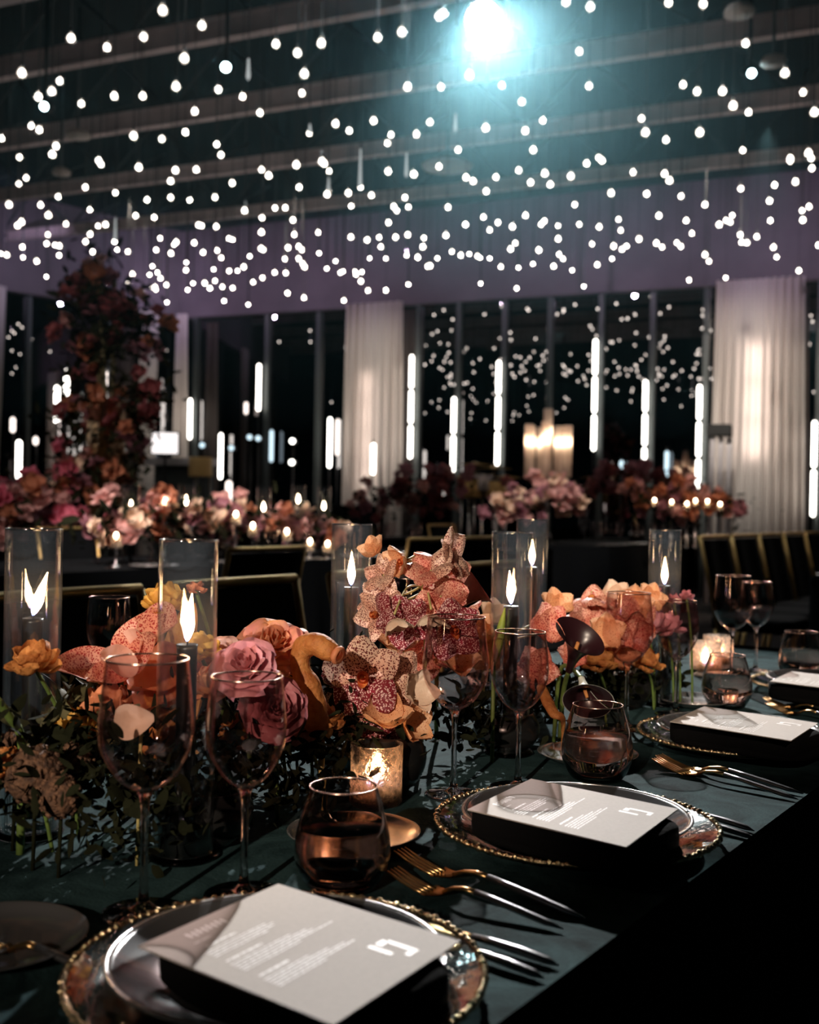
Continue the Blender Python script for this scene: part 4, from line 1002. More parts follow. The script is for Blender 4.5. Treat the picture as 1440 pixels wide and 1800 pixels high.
for x, y, Y, r, sd, lab in ((60, 1362, 1.10, 0.028, 1, 'larger brown seed pod low at the left'), (105, 1400, 1.08, 0.02, 2, 'smaller brown seed pod below the larger one at the left'), (128, 1345, 1.16, 0.022, 3, 'brown seed pod half hidden in the dark left foliage'), (25, 1318, 1.16, 0.02, 4, 'brown seed pod beside the green stalk at the left edge')):
    P = atY(x, y, Y); base = Vector((P.x, P.y, T)); t = empty('seed_pod', base, 0, lab, 'seed pod'); m = MB(); rr = random.Random(sd)
    m.ball(P - base, r, 14, 20)
    for k in range(90):
        d = Vector((rr.gauss(0, 1), rr.gauss(0, 1), rr.gauss(0, 1))).normalized(); m.ball(P - base + d * r, r * 0.13, 4, 6)
    m.build('head', M['pod'], t); m = MB(); m.tube([(0, 0, 0), (0.002, 0, P.z - T)], 0.002, 6); m.build('stem', M['dark_green'], t)


def rose(label, P, s, fv, mat, base=None, seed=0):
    base = base or Vector((P.x, P.y + 0.05, T))
    t = empty('rose', base, 0, label, 'rose'); rr = random.Random(seed); m = MB()
    layers = [(3, 0.0045, 0.026, 0.02, 1.5), (4, 0.009, 0.027, 0.12, 1.2), (5, 0.014, 0.027, 0.3, 1.0), (6, 0.020, 0.025, 0.6, 0.9), (7, 0.026, 0.022, 0.95, 0.85), (7, 0.031, 0.017, 1.3, 0.8)]
    for li, (n, Rk, Hk, op, aw) in enumerate(layers):
        for k in range(n):
            a0 = 2 * pi * k / n + li * 0.7 + rr.uniform(-0.15, 0.15); j = rr.uniform(0.9, 1.1); wob = rr.uniform(0, 6)
            def fn(u, v, Rk=Rk, Hk=Hk, op=op, aw=aw, a0=a0, j=j, wob=wob):
                sdd = 2 * v - 1; edge = sqrt(max(0, 1 - (abs(sdd) ** 2.5) * u * 0.75))
                a = a0 + sdd * aw * (0.45 + 0.55 * sin(pi * min(0.5 + u * 0.25, 1)))
                r = Rk * j * (sin(min(u * 1.2, 1) * pi / 2)) ** 0.7 + op * 0.010 * u ** 4 + 0.0012 * sin(6 * sdd + wob) * u + 0.0015 * sdd * u
                z = Hk * j * u * edge - op * 0.010 * max(0, u - 0.6) ** 1.5 * 2.5 - 0.006 * (li > 3)
                return (r * cos(a), r * sin(a), z)
            m.grid(fn, 12, 12)
    m.lathe([(0.003, -0.012), (0.009, -0.007), (0.012, 0.0)], 10, mi=1)
    b = m.build('bloom', [M[mat], M['green']], t, P - base); b.rotation_euler = face(fv, rr.uniform(0, 6)); b.scale = (s, s, s)
    m = MB(); e = P - base - Vector(fv).normalized() * 0.011 * s; m.tube(smooth_path([Vector((0, 0, 0)), e * 0.6 + Vector((0, 0.01, 0)), e]), 0.0028, 8); m.build('stem', M['green'], t)
    return t
rose('dusty pink rose opening towards the camera, left of the bent orange flower', atY(432, 1175, 1.22), 0.84, (-0.1, -0.85, 0.75), 'rose_pink', seed=1)
rose('coral and orange rose, the uppermost rose', atY(482, 1138, 1.33), 1.0, (0.15, -0.7, 0.75), 'rose_coral', seed=2)
rose('mauve rose seen through the second wine glass', atY(482, 1246, 1.24), 0.9, (0.2, -1.0, 0.35), 'rose_mauve', seed=3)
rose('pale pink rose partly behind the nearest hurricane glass', atY(385, 1160, 1.30), 0.75, (-0.3, -0.8, 0.6), 'pale_pink', seed=4)
# cream petal seen in the wine glass
P = atY(236, 1272, 1.10); t = empty('cream_petal', (P.x, P.y, T), 0, 'single smooth cream petal seen through the nearest wine glass', 'flower petal')
m = MB(); m.tube([(0, 0.02, 0), (0.004, 0.012, P.z - T - 0.012)], 0.0018, 6, mi=1)
petal(m, 0.040, 0.034, cup=0.25, curl=0.1, M_=Matrix.Translation((-0.018, -0.004, P.z - T)) @ Matrix.Rotation(radians(80), 4, 'X') @ Matrix.Rotation(radians(-80), 4, 'Z'), nu=14, nv=12, pw=0.6)
o = m.build('petal', [M['cream_petal'], M['stem_green']], t)
# bent orange pitcher-like flower
def pitcher():
    Yp = 1.31; pts = [atY(566, 1285, Yp + 0.03), atY(553, 1262, Yp), atY(546, 1235, Yp), atY(540, 1205, Yp), atY(530, 1180, Yp), atY(527, 1158, Yp), atY(536, 1137, Yp), atY(556, 1132, Yp - 0.01), atY(577, 1143, Yp - 0.015), atY(589, 1149, Yp - 0.02)]
    base = Vector((pts[0].x, pts[0].y, T)); t = empty('bent_pitcher_flower', base, 0, 'bent burnt-orange pitcher-shaped flower with a rounded head, right of the roses', 'flower')
    q = [p - base for p in pts]; m = MB(); sp = smooth_path(q, 5)
    rad_k = [0.014, 0.0165, 0.0185, 0.016, 0.0115, 0.0115, 0.014, 0.0135, 0.0135, 0.009]
    rads = []
    for i in range(len(rad_k) - 1):
        for k in range(5): rads.append(rad_k[i] + (rad_k[i + 1] - rad_k[i]) * k / 5)
    rads.append(rad_k[-1]); rr = random.Random(2)
    m.tube(sp, [r * (1 + 0.02 * sin(i * 0.9)) for i, r in enumerate(rads)], 24); m.build('body', M['orange_petal'], t)
    m = MB(); m.tube([Vector((0, 0, 0)), q[0]], 0.004, 8); m.build('stem', M['stem_green'], t)
    m = MB(); m.lathe([(0.0085, 0), (0.0115, 0.004), (0.010, 0.008), (0.006, 0.007)], 14, cap1=False, M=Matrix.Translation(q[-1]) @ (q[-1] - q[-2]).to_track_quat('Z', 'Y').to_matrix().to_4x4()); m.build('mouth', M['coral_petal'], t)
pitcher()


def calla(label, mouth, tail, s, mat, tipdir, stem, throat='calla', open_=1.0):
    base = Vector((stem[-1].x, stem[-1].y, T)); t = empty('calla_lily', base, 0, label, 'calla lily')
    s *= 0.62; ax = (mouth - tail); L = ax.length; z = ax.normalized(); x = Vector(tipdir); x = (x - z * x.dot(z)).normalized(); y = z.cross(x)
    o = tail - base; X = Matrix(((x.x, y.x, z.x, o.x), (x.y, y.y, z.y, o.y), (x.z, y.z, z.z, o.z), (0, 0, 0, 1)))
    m = MB()
    def fn(u, v, d=0.0):
        a = 2 * pi * v * 0.98; r = 0.006 * s + 0.024 * s * open_ * u ** 2.0 - d
        tip = 0.5 + 0.5 * cos(a); flare = 0.014 * s * u ** 5
        return ((r + flare) * cos(a), (r + flare) * sin(a) * 0.9, L * u * (0.82 + 0.3 * tip * u) - 0.004 * u ** 8)
    m.grid(lambda u, v: fn(u, v), 14, 26, 0, X); m.grid(lambda u, v: fn(u, 1 - v, 0.001), 14, 26, 1, X)
    m.build('spathe', [M[mat], M[throat]], t)
    m = MB(); m.tube([X @ Vector((0, 0, 0.01)), X @ Vector((0, 0, L * 0.75))], [0.004 * s, 0.003 * s], 8); m.build('spadix', M['orange_petal'], t)
    m = MB(); m.tube(smooth_path([p - base for p in [tail] + stem] ), 0.0042 * s, 8); m.build('stem', M['green'], t); return t
calla('wine-coloured calla lily leaning right behind the upper orchids', atY(845, 1018, 1.66), atY(795, 1078, 1.66), 1.35, 'calla_wine', (0.3, 0, 1), [atY(770, 1150, 1.7), Vector((atY(770, 1150, 1.72).x, 1.72, T))], 'calla_wine')
calla('near-black calla lily opening upwards, right of the centre wine glasses', atY(1022, 1112, 1.62), atY(1000, 1180, 1.66), 1.45, 'calla', (-0.9, 0, 0.5), [atY(990, 1220, 1.70), Vector((atY(985, 1250, 1.72).x, 1.72, T))])
calla('drooping calla lily with pale outside and black mouth, left of the right votive', atY(1036, 1238, 1.60), atY(1022, 1192, 1.64), 1.3, 'calla_pale', (0.9, 0, -0.3), [atY(1008, 1178, 1.68), atY(985, 1180, 1.72), Vector((atY(975, 1220, 1.75).x, 1.75, T))], 'calla', 1.1)
# lime bud leaning inside the candle glow
P0 = atY(868, 1170, 1.60); P1 = atY(888, 1068, 1.60); t = empty('tulip_bud', Vector((P0.x, P0.y, T)), 0, 'long lime green bud leaning against the centre right candle', 'bud')
o0 = Vector((P0.x, P0.y, T)); m = MB(); a = P0 - o0; b = P1 - o0; m.tube([a.lerp(b, k / 8) for k in range(9)], [0.003, 0.007, 0.0095, 0.0105, 0.0105, 0.009, 0.007, 0.004, 0.0008], 12, flat=0.7); m.build('bud', M['lime'], t)
m = MB(); m.tube([(0, 0, 0), a], 0.003, 7); m.build('stem', M['green'], t)
# green stalk at the left edge
o0 = Vector((atY(38, 1330, 1.15).x, 1.15, T)); t = empty('green_stalk', o0, 0, 'bright green curved stalk rising at the left edge', 'stalk')
m = MB(); m.tube(smooth_path([Vector((0, 0, 0)), atY(38, 1310, 1.14) - o0, atY(18, 1262, 1.12) - o0, atY(-8, 1228, 1.1) - o0]), [0.0045] * 16, 8); m.build('stem', M['green'], t)
m = MB()
for (bx, by) in ((95, 1270), (120, 1230), (70, 1300)):
    longpetal(m, atY(45, 1320, 1.14) - o0, atY(bx, by, 1.15) - o0, 0.012, (0, -1, 0.4), 0, 0.1, 0.1)
m.build('leaves', M['olive'], t)
# right-hand cluster
base7 = Vector((atY(1060, 1160, 2.0).x, 2.0, T))
t = spray('pale pink domed orchid standing above the right flowers', base7, [atY(1055, 1140, 1.98), atY(1045, 1070, 1.97)],
      [(BUD[1], atY(1040, 1045, 1.95), 1.05, (0, -0.35, -0.9), 0.3, True), (ORC[4], atY(1046, 1078, 1.95), 0.95, (0, -0.9, 0.5), 0.0, False)])
base8 = Vector((atY(1100, 1170, 2.05).x, 2.05, T))
spray('cluster of peach and pink blossoms behind the right wine glass', base8, [atY(1100, 1160, 2.02), atY(1100, 1100, 2.0)],
      [(BUD[2], atY(1078, 1062, 1.98), 1.0, (0, -0.8, 0.5), 0.2, False), (BUD[0], atY(1105, 1066, 1.96), 1.1, (0.1, -0.9, 0.1), 0.8, False), (BUD[0], atY(1135, 1060, 2.0), 0.9, (0.3, -0.8, 0.4), 0.5, False),
       (ORC[4], atY(1070, 1098, 1.95), 1.0, (-0.2, -0.9, 0.3), 0.4, False), (BUD[1], atY(1082, 1112, 1.92), 1.05, (0, -0.9, 0.1), 1.1, False), (BUD[1], atY(1108, 1108, 1.92), 1.05, (0.2, -0.9, 0), 2.1, False),
       (ORC[2], atY(1115, 1090, 1.94), 0.9, (0.1, -0.9, 0.4), 1.4, False), (BUD[0], atY(1052, 1150, 1.92), 1.1, (-0.1, -0.8, 0.5), 0.7, False), (BUD[0], atY(1090, 1150, 1.93), 1.0, (0, -0.9, 0.3), 1.7, False),
       (BUD[1], atY(1012, 1150, 1.80), 0.8, (-0.2, -0.9, 0.1), 1.3, False), (ORC[4], atY(1022, 1100, 1.92), 0.8, (-0.4, -0.8, 0.5), 0.2, False), (BUD[0], atY(1060, 1115, 1.88), 1.0, (0.1, -0.9, 0.2), 0.9, False)], cat='flower', name='blossom_cluster')
ruffle_ball('deep pink tulip-like bloom between the two right wine glasses', atY(1138, 1105, 2.0), 0.036, 'rose_pink', seed=9)
ruffle_ball('second pink bloom behind the wine glass below the rightmost candle', atY(1172, 1108, 2.02), 0.030, 'rose_pink', seed=10)
ruffle_ball('orange bloom under the black calla lily', atY(1050, 1172, 1.85), 0.030, 'orange_petal', seed=11)
ruffle_ball('tan orange bloom low behind the right votive', atY(1135, 1172, 1.98), 0.030, 'orange_petal', seed=12)
for i, (x, y, lab) in enumerate(((1150, 1042, 'left tiny mauve bloom'), (1185, 1058, 'middle tiny mauve bloom'), (1207, 1052, 'right tiny mauve bloom'))):
    ruffle_ball(lab + ' at the foot of the rightmost candle flame', atY(x, y, 2.05), 0.014, 'rose_mauve', seed=20 + i, n=9)
# curled tan petal below the centre right candle
o0 = Vector((atY(975, 1250, 1.66).x, 1.66, T)); t = empty('curled_dry_petal', o0, 0, 'curled tan dry petal hanging below the drooping calla', 'dry petal')
m = MB(); m.tube(smooth_path([atY(950, 1205, 1.66) - o0, atY(962, 1232, 1.64) - o0, atY(975, 1255, 1.62) - o0, atY(990, 1266, 1.62) - o0, Vector((0.012, 0.0, 0.002))]), [0.006, 0.008, 0.009, 0.009, 0.009, 0.010, 0.010, 0.009, 0.009, 0.009, 0.009, 0.009, 0.008, 0.008, 0.007, 0.007, 0.006, 0.005, 0.004, 0.003, 0.002][:21], 10, flat=0.6); m.build('petal', M['orange_petal'], t)
# plain vases hidden among the flowers
for n_, s_, lab, r, h in ((-0.86, 0.86, 'black bowl vase under the left flowers', 0.052, 0.06), (-0.84, 1.16, 'black bowl vase under the roses', 0.055, 0.075), (-0.83, 1.46, 'black bowl vase under the spotted orchids', 0.05, 0.06), (-0.845, 1.93, 'black bowl vase under the right flowers', 0.055, 0.07)):
    P = tpt(n_, s_, T); m = MB(); m.lathe(curve_prof([(r * 0.55, 0), (r * 0.9, h * 0.3), (r, h * 0.65), (r * 0.8, h)], 5) + [(r * 0.76, h), (r * 0.9, h * 0.6), (0.01, h * 0.25)], 36)
    tag(m.build('bowl_vase', M['vase'], loc=P), lab, 'vase')


def leafage(name, pts, n, mat, size=(0.02, 0.05), seed=0, sig=(0.03, 0.03, 0.02), parent=None, label=None, loc=(0, 0, 0), zmin=None, cat='foliage'):
    rr = random.Random(seed); m = MB()
    for k in range(n):
        c = Vector(rr.choice(pts)) + Vector((rr.gauss(0, sig[0]), rr.gauss(0, sig[1]), rr.gauss(0, sig[2])))
        if zmin is not None and c.z < zmin: c.z = zmin + rr.random() * 0.02
        L = rr.uniform(*size); d = Vector((rr.gauss(0, 1), rr.gauss(0, 1), rr.gauss(0.4, 0.8))).normalized()
        X = Matrix.Translation(c) @ d.to_track_quat('Y', 'Z').to_matrix().to_4x4() @ Matrix.Rotation(rr.uniform(0, 6), 4, 'Y')
        petal(m, L, L * rr.uniform(0.25, 0.5), cup=0.1, curl=rr.uniform(-0.2, 0.3), M_=X, nu=4, nv=2)
    o = m.build(name, M[mat], parent, loc)
    return tag(o, label, cat, kind='stuff') if label else tag(o, kind='stuff')
leafage('table_foliage', [tpt(-0.86, s, T + 0.07) for s in (0.72, 0.78, 0.84, 0.9, 0.96, 1.02, 1.08, 1.14, 1.2)] + [tpt(-0.95, s, T + 0.10) for s in (0.66, 0.72, 0.78, 0.84, 0.9, 0.96, 1.02, 1.08, 1.14, 1.2, 1.26)], 2600, 'dark_green', (0.010, 0.028), 1, (0.028, 0.028, 0.028), label='dark mossy foliage at the foot of the left flowers and roses', zmin=T + 0.012)  # taller rear row added to stop key light leaking onto the velvet
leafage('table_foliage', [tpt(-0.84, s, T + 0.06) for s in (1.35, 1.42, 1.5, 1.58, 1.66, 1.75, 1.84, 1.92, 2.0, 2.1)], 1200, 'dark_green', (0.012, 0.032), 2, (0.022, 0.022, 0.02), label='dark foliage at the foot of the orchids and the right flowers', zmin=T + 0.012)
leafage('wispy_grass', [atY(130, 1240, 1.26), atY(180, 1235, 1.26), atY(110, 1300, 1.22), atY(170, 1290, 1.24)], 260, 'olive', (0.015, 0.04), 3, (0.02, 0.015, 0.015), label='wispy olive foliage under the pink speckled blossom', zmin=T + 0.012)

# ------------------------------------------------------------------ chairs
def make_chair(ht=0.92, wd=0.46):
    t = empty('dining_chair', (0, 0, 0))
    # faces +Y ; back at y=-0.22
    m = MB(); m.rbox((0, 0.0, 0.445), (wd, 0.46, 0.09), p=6); m.build('seat', M['black_velvet'], t)
    m = MB(); ya, yb = -0.20, -0.29
    def bk(u, v, s): 
        z = 0.50 + (ht - 0.018 - 0.50) * u; y = ya + (yb - ya) * u; x = (v - 0.5) * (wd - 0.02) * (1 + 0.04 * u)
        return (x, y + s * (0.028 * (1 - (2 * v - 1) ** 6)) + 0.02 * (2 * v - 1) ** 2, z)
    m.grid(lambda u, v: bk(u, v, 1), 8, 10); m.grid(lambda u, v: bk(u, 1 - v, -1), 8, 10)
    m.build('backrest', M['black_velvet'], t)
    m = MB()
    def fr(sx, u): 
        z = 0.40 + (ht - 0.40) * u; uu = (z - 0.5) / (ht - 0.5); return (sx * (wd / 2) * (1 + 0.04 * uu), ya + (yb - ya) * uu + 0.02, z)
    for sx in (-1, 1):
        m.tube([fr(sx, 0), fr(sx, 0.5), fr(sx, 1)], 0.011, 8)
    a = fr(-1, 1); b = fr(1, 1)
    m.tube([(a[0] + (b[0] - a[0]) * k / 8, a[1] - 0.02 * (1 - (k / 4 - 1) ** 2), a[2]) for k in range(9)], 0.0125, 8)
    m.build('back_frame', M['gold_dull'], t)
    for sx, y0, y1 in ((-1, 0.19, 0.21), (1, 0.19, 0.21), (-1, -0.18, -0.24), (1, -0.18, -0.24)):
        m = MB(); m.tube([(sx * (wd / 2 - 0.03), y0, 0.41), (sx * (wd / 2 - 0.01), y1, 0.0)], [0.013, 0.009], 8); m.build('leg', M['gold_dull'], t)
    return t
def Yn(px, n):   # depth at which the line n=const is seen at px
    k = ray(px, 900); k = k.x / k.y
    return n / (DN.x * k + DN.y)
chair0 = make_chair(); used = False
def chair(p, face_ang, label, s=1.0, group='black velvet chairs with gold frames'):
    """p: centre of the back's top edge on the floor plan; face_ang: direction the sitter faces"""
    global used
    o = chair0 if not used else copy_tree(chair0); used = True
    f = Vector((cos(face_ang), sin(face_ang), 0))
    o.location = Vector((p.x, p.y, 0)) + f * 0.29 * s; o.rotation_euler = (0, 0, face_ang - pi / 2); o.scale = (s, s, s)
    tag(o, label, 'chair', group); return o
def back_at(x0, y0, x1, y1, z): return (onz(x0, y0, z) + onz(x1, y1, z)) / 2
FA = atan2(DN.y, DN.x)       # facing the near table from its far side
a, b = onz(262, 1035, 0.92), onz(510, 1014, 0.92)
chair((a + b) / 2, FA, 'black chair with gold top rail across the near table, behind the roses')
chair((a + b) / 2 - DT * 0.53, FA, 'black chair with gold top rail at the left edge, behind the two left candles')
chair((a + b) / 2 + DT * 0.62, FA, 'black chair across the near table, behind the candle left of the orchids')
chair((a + b) / 2 + DT * 1.2, FA, 'black chair on the far side of the near table behind the centre right candle')
p = onz(478, 965, 0.92); chair(p, FA + pi, 'black chair with gold frame standing by the middle-distance table, behind the rose chair')
p = onz(765, 948, 0.92); chair(p, FA + pi, 'black chair with gold rail seen behind the upper orchids')
p = onz(765, 948, 0.92) + DT * 0.5; chair(p, FA + pi, 'black chair with slanting gold frame just left of the centre right candle')
p = onz(773, 924, 0.92) ; p = Vector((p.x * 1.03, p.y * 1.03, 0)); chair(p, FA, 'farther black chair with gold rail above the orchids')
Yc = Yn(115, -6.15); p = Vector((atY(115, 900, Yc).x, Yc, 0)); chair(p, FA, 'black chair by the left middle-distance table')
Yc = Yn(1252, -2.32); p0 = atY(1252, 900, Yc)
for k in range(5):
    P = Vector((p0.x, p0.y, 0)) + DT * (0.55 * k)
    chair(P, FA, 'black gold-framed chair in the distant row at the right, %s' % ('first from its left end', 'second from its left end', 'middle one', 'second from its right end', 'last at its right end')[k], 1.04)

# ------------------------------------------------------------------ far tables with flowers
tb = draped_table('banquet_table', -5.55, -4.45, 3.0, 8.6, 'long black-draped table in the middle distance at the left', (M['black_cloth'], M['black_cloth']))
draped_table('banquet_table', -10.2, -8.9, 2.2, 5.2, 'black-draped table at the far left under the flower tower', (M['black_cloth'], M['black_cloth']))
draped_table('banquet_table', -1.68, -0.4, 6.3, 10.2, 'dark table at the right edge with plates beyond the near table', (M['velvet'], M['black_cloth']))
draped_table('banquet_table', -5.6, -4.4, 9.6, 11.6, 'far dark table under the glass candelabra', (M['black_cloth'], M['black_cloth']))
draped_table('banquet_table', -3.9, -2.6, 11.3, 13.4, 'far dark table under the rust coloured flowers', (M['black_cloth'], M['black_cloth']))

def bloom_variants(mat):
    out = []
    for sd in (1, 2):
        rr = random.Random(sd); m = MB()
        for k in range(9):
            ph = k * 2.399; zc = 1 - 1.3 * (k + 0.5) / 9; q = sqrt(max(0, 1 - zc * zc)); d = Vector((q * cos(ph), q * sin(ph), zc))
            X = Matrix.Translation(d * 0.25) @ Vector(d + Vector((0, 0, 0.3))).to_track_quat('Y', 'Z').to_matrix().to_4x4()
            petal(m, 0.9, 1.0, cup=0.3, curl=-0.2, M_=X, nu=4, nv=3)
        out.append(m.mesh('far_bloom', M[mat]))
    return out
FB = {k: bloom_variants(k) for k in ('blush', 'mauve_far', 'wine_far', 'rust_far', 'pink_far', 'cream_petal')}
def arrangement(label, base, centres, n, mats, rs=(0.03, 0.055), sig=(0.1, 0.1, 0.06), seed=0, name='flower_arrangement', leafn=200, vase=True, zmin=None, leafmat='dark_green'):
    """centres: list of (x,y,z) world points around which blooms gather"""
    t = empty(name, base, 0, label, 'flower arrangement'); rr = random.Random(seed)
    for k in range(n):
        c = Vector(centres[k % len(centres)]) + Vector((rr.gauss(0, sig[0]), rr.gauss(0, sig[1]), rr.gauss(0, sig[2])))
        if zmin: c.z = max(c.z, zmin)
        r = rr.uniform(*rs)
        o = inst('bloom', FB[rr.choice(mats)][rr.randint(0, 1)], t, c - base, face((rr.gauss(0, 0.7), rr.gauss(-0.6, 0.5), rr.uniform(0.2, 1.2)), rr.uniform(0, 6)), r)
    leafage('foliage', [Vector(c) - base for c in centres], leafn, leafmat, (0.04, 0.1), seed + 5, tuple(s * 1.05 for s in sig), parent=t, zmin=(zmin - base.z) if zmin else None)
    if vase:
        m = MB(); m.lathe([(0.07, 0), (0.09, 0.05), (0.08, 0.11), (0.07, 0.11), (0.06, 0.02)], 20); m.build('vase', M['vase'], t)
    return t
def cl(pts): return [atY(x, y, Y) for x, y, Y in pts]
def surf(n, s): return tpt(n, s, T)
lineB = [(x, y, Yn(x, -5.0)) for x, y in ((185, 930), (225, 920), (265, 905), (300, 915), (340, 910), (380, 915), (420, 920), (460, 915), (500, 925), (545, 930), (585, 935))]
c0 = Vector((atY(385, 900, Yn(385, -5.0)).x, Yn(385, -5.0), T))
arrangement('long low blush pink flower runner with candles on the middle-distance table', c0, cl(lineB), 96, ['blush', 'blush', 'cream_petal', 'mauve_far', 'rust_far'], (0.045, 0.085), (0.09, 0.09, 0.06), 1, leafn=500, zmin=T + 0.09)
arrangement('pink and coral flowers at the far left edge', Vector((atY(60, 900, 7.8).x, 7.8, T)), cl([(5, 860, 7.6), (25, 885, 7.6), (45, 905, 7.7), (70, 890, 7.8), (100, 905, 7.8), (130, 895, 7.9), (10, 920, 7.5)]), 60, ['blush', 'blush', 'rust_far', 'pink_far', 'mauve_far'], (0.05, 0.09), (0.1, 0.1, 0.07), 2, leafn=250, zmin=T + 0.03)
arrangement('bright pink and coral blossoms rising beside the tower base', Vector((atY(105, 900, 7.9).x, 7.9, T)), cl([(112, 812, 7.9), (122, 835, 7.9), (105, 850, 7.9), (98, 870, 7.9)]), 26, ['pink_far', 'pink_far', 'blush', 'rust_far', 'cream_petal'], (0.04, 0.08), (0.05, 0.05, 0.05), 3, leafn=80)
tw = [(150, 520, 8.2), (190, 525, 8.2), (235, 540, 8.2), (165, 545, 8.2), (215, 550, 8.2), (250, 565, 8.2), (130, 545, 8.2), (160, 595, 8.2), (150, 640, 8.2), (155, 690, 8.2), (140, 740, 8.2), (125, 770, 8.2), (240, 690, 8.2), (262, 705, 8.2), (245, 730, 8.2), (225, 770, 8.2), (170, 800, 8.2), (205, 815, 8.2), (150, 830, 8.2), (185, 850, 8.2), (225, 840, 8.2), (180, 480, 8.2), (205, 615, 8.2), (240, 600, 8.2)]
tb0 = Vector((atY(185, 900, 8.2).x, 8.2, T))
t = arrangement('tall dark flower tower of wine red and rust blooms on the left', tb0, cl(tw), 98, ['wine_far', 'wine_far', 'rust_far', 'mauve_far', 'blush'], (0.05, 0.10), (0.09, 0.12, 0.09), 4, name='flower_tower', leafn=1800)
m = MB(); hh = atY(180, 490, 8.2).z - T
for dx, dy in ((-0.06, 0), (0.06, 0.03), (0, -0.06)): m.tube([(dx, dy, 0), (dx * 0.6, dy * 0.6, hh * 0.5), (dx * 1.4 - 0.05, dy, hh)], 0.018, 8)
m.build('trunk', M['olive'], t)
m = MB(); m.lathe([(0.13, 0.25), (0.14, 0.3), (0.14, 1.05), (0.13, 1.1)], 24, cap1=False); m.build('amber_lit_cylinder', glass('smoky_amber_glass', (0.75, 0.6, 0.42), 0.08, 0.1, diff=0.35, dcol=(0.75, 0.52, 0.32)), t)
arrangement('blush flowers under the glass candelabra on a far table', Vector((atY(955, 900, 11.0).x, 11.0, T)), cl([(900, 880, 10.6), (925, 885, 10.7), (955, 880, 10.8), (985, 870, 10.9), (960, 855, 10.9), (1000, 885, 10.9), (880, 895, 10.6)]), 56, ['blush', 'blush', 'cream_petal', 'mauve_far'], (0.05, 0.1), (0.1, 0.1, 0.06), 6, leafn=160, zmin=T + 0.03)
arrangement('rust and orange flowers with tea lights on the far right table', Vector((atY(1200, 900, 11.4).x, 11.4, T)), cl([(1130, 870, 11.6), (1160, 880, 11.5), (1190, 870, 11.4), (1220, 880, 11.3), (1250, 885, 11.2), (1285, 895, 11.1), (1200, 895, 11.3)]), 70, ['rust_far', 'rust_far', 'blush', 'mauve_far'], (0.05, 0.1), (0.13, 0.12, 0.07), 7, leafn=260, zmin=T + 0.03)
arrangement('dim mauve flowers far back behind the candle glow, right of the candelabra', Vector((atY(1120, 900, 12.8).x, 12.8, T)), cl([(1085, 840, 12.8), (1115, 835, 12.8), (1150, 848, 12.8), (1180, 855, 12.8), (1060, 855, 12.8)]), 50, ['mauve_far', 'wine_far'], (0.05, 0.1), (0.14, 0.1, 0.08), 8, leafn=160)
arrangement('dim mauve flowers in front of the middle curtain', Vector((atY(730, 900, 12.4).x, 12.4, T)), cl([(660, 885, 12.4), (700, 875, 12.4), (740, 865, 12.4), (770, 850, 12.4), (800, 845, 12.4), (760, 885, 12.4)]), 64, ['mauve_far', 'wine_far', 'blush'], (0.05, 0.1), (0.16, 0.1, 0.09), 9, leafn=300)
# small pedestals below the far arrangements
for x, Y, n_ in ((1120, 13.3, 'right'), (730, 12.4, 'left')):
    P = Vector((atY(x, 900, Y).x, Y, 0)); m = MB(); m.lathe([(0.45, 0), (0.45, 0.72), (0.62, 0.73), (0.62, T)], 32); tag(m.build('cocktail_table', M['black_cloth'], loc=P), 'small round dark table carrying dim mauve flowers, the %s one' % n_, 'table')

# candles and glasses of the far tables
def far_hurricane(x, yrim, yfl, Y, label, r=0.05):
    a = atY(x, yrim, Y); fl = atY(x, yfl, Y)
    t = empty('hurricane_candle', (a.x, Y, T), 0, label, 'candle', 'tall candle glasses on the middle-distance table')
    H = a.z - T; ch = fl.z - T - 0.02
    m = MB(); m.lathe([(r, 0), (r, H)], 24, cap1=False); m.lathe([(r - 0.004, H), (r - 0.004, 0.01)], 24, cap0=False, cap1=False); m.lathe([(r, H), (r - 0.004, H)], 24, cap0=False, cap1=False); m.build('glass_sleeve', M['sleeve'], t)
    m = MB(); m.lathe([(0.014, 0.005), (0.014, ch)], 12); m.build('candle', M['wax_black'], t)
    m = MB(); m.lathe([(0.002, 0), (0.011, 0.015), (0.010, 0.03), (0.001, 0.06)], 10); m.build('flame', M['far_flame'], t, (0, 0, ch))
for x, yr, yf, lab in ((231, 851, 891, 'leftmost tall candle glass on the middle-distance table'), (284, 852, 888, 'second tall candle glass from the left on the middle-distance table'), (328, 852, 882, 'third tall candle glass from the left on the middle-distance table'),
                       (464, 855, 893, 'tall candle glass just right of centre on the middle-distance table'), (525, 853, 879, 'second tall candle glass from the right on the middle-distance table'), (570, 855, 891, 'rightmost tall candle glass on the middle-distance table')):
    far_hurricane(x, yr, yf, Yn(x, -5.0), lab)
def tealight(P, label, grp, r=0.03):
    t = empty('tea_light', P, 0, label, 'tea light', grp)
    if P.z > T + 0.02:
        m = MB(); m.lathe([(0.03, T - P.z), (0.03, T - P.z + 0.008), (0.006, T - P.z + 0.015), (0.006, -0.004), (0.02, 0)], 14); m.build('post', M['silver'], t)
    m = MB(); m.lathe([(r, 0), (r * 1.05, 0.06), (r * 0.95, 0.06), (r * 0.9, 0.012)], 14); m.build('cup', M['cup'], t)
    m = MB(); m.ball((0, 0, 0.062), 0.012, 6, 8, sq=(1, 1, 1.7)); m.build('flame', M['far_flame'], t)
for x, y, Y in ((1151, 880, 10.9), (1181, 883, 10.9), (1208, 886, 10.8), (1223, 881, 10.9), (1244, 882, 10.8), (1266, 887, 10.7)):
    P = atY(x, y, Y); tealight(Vector((P.x, P.y, P.z - 0.06)), 'small glowing tea light set among the rust coloured flowers', 'tea lights in the rust flowers', 0.028)
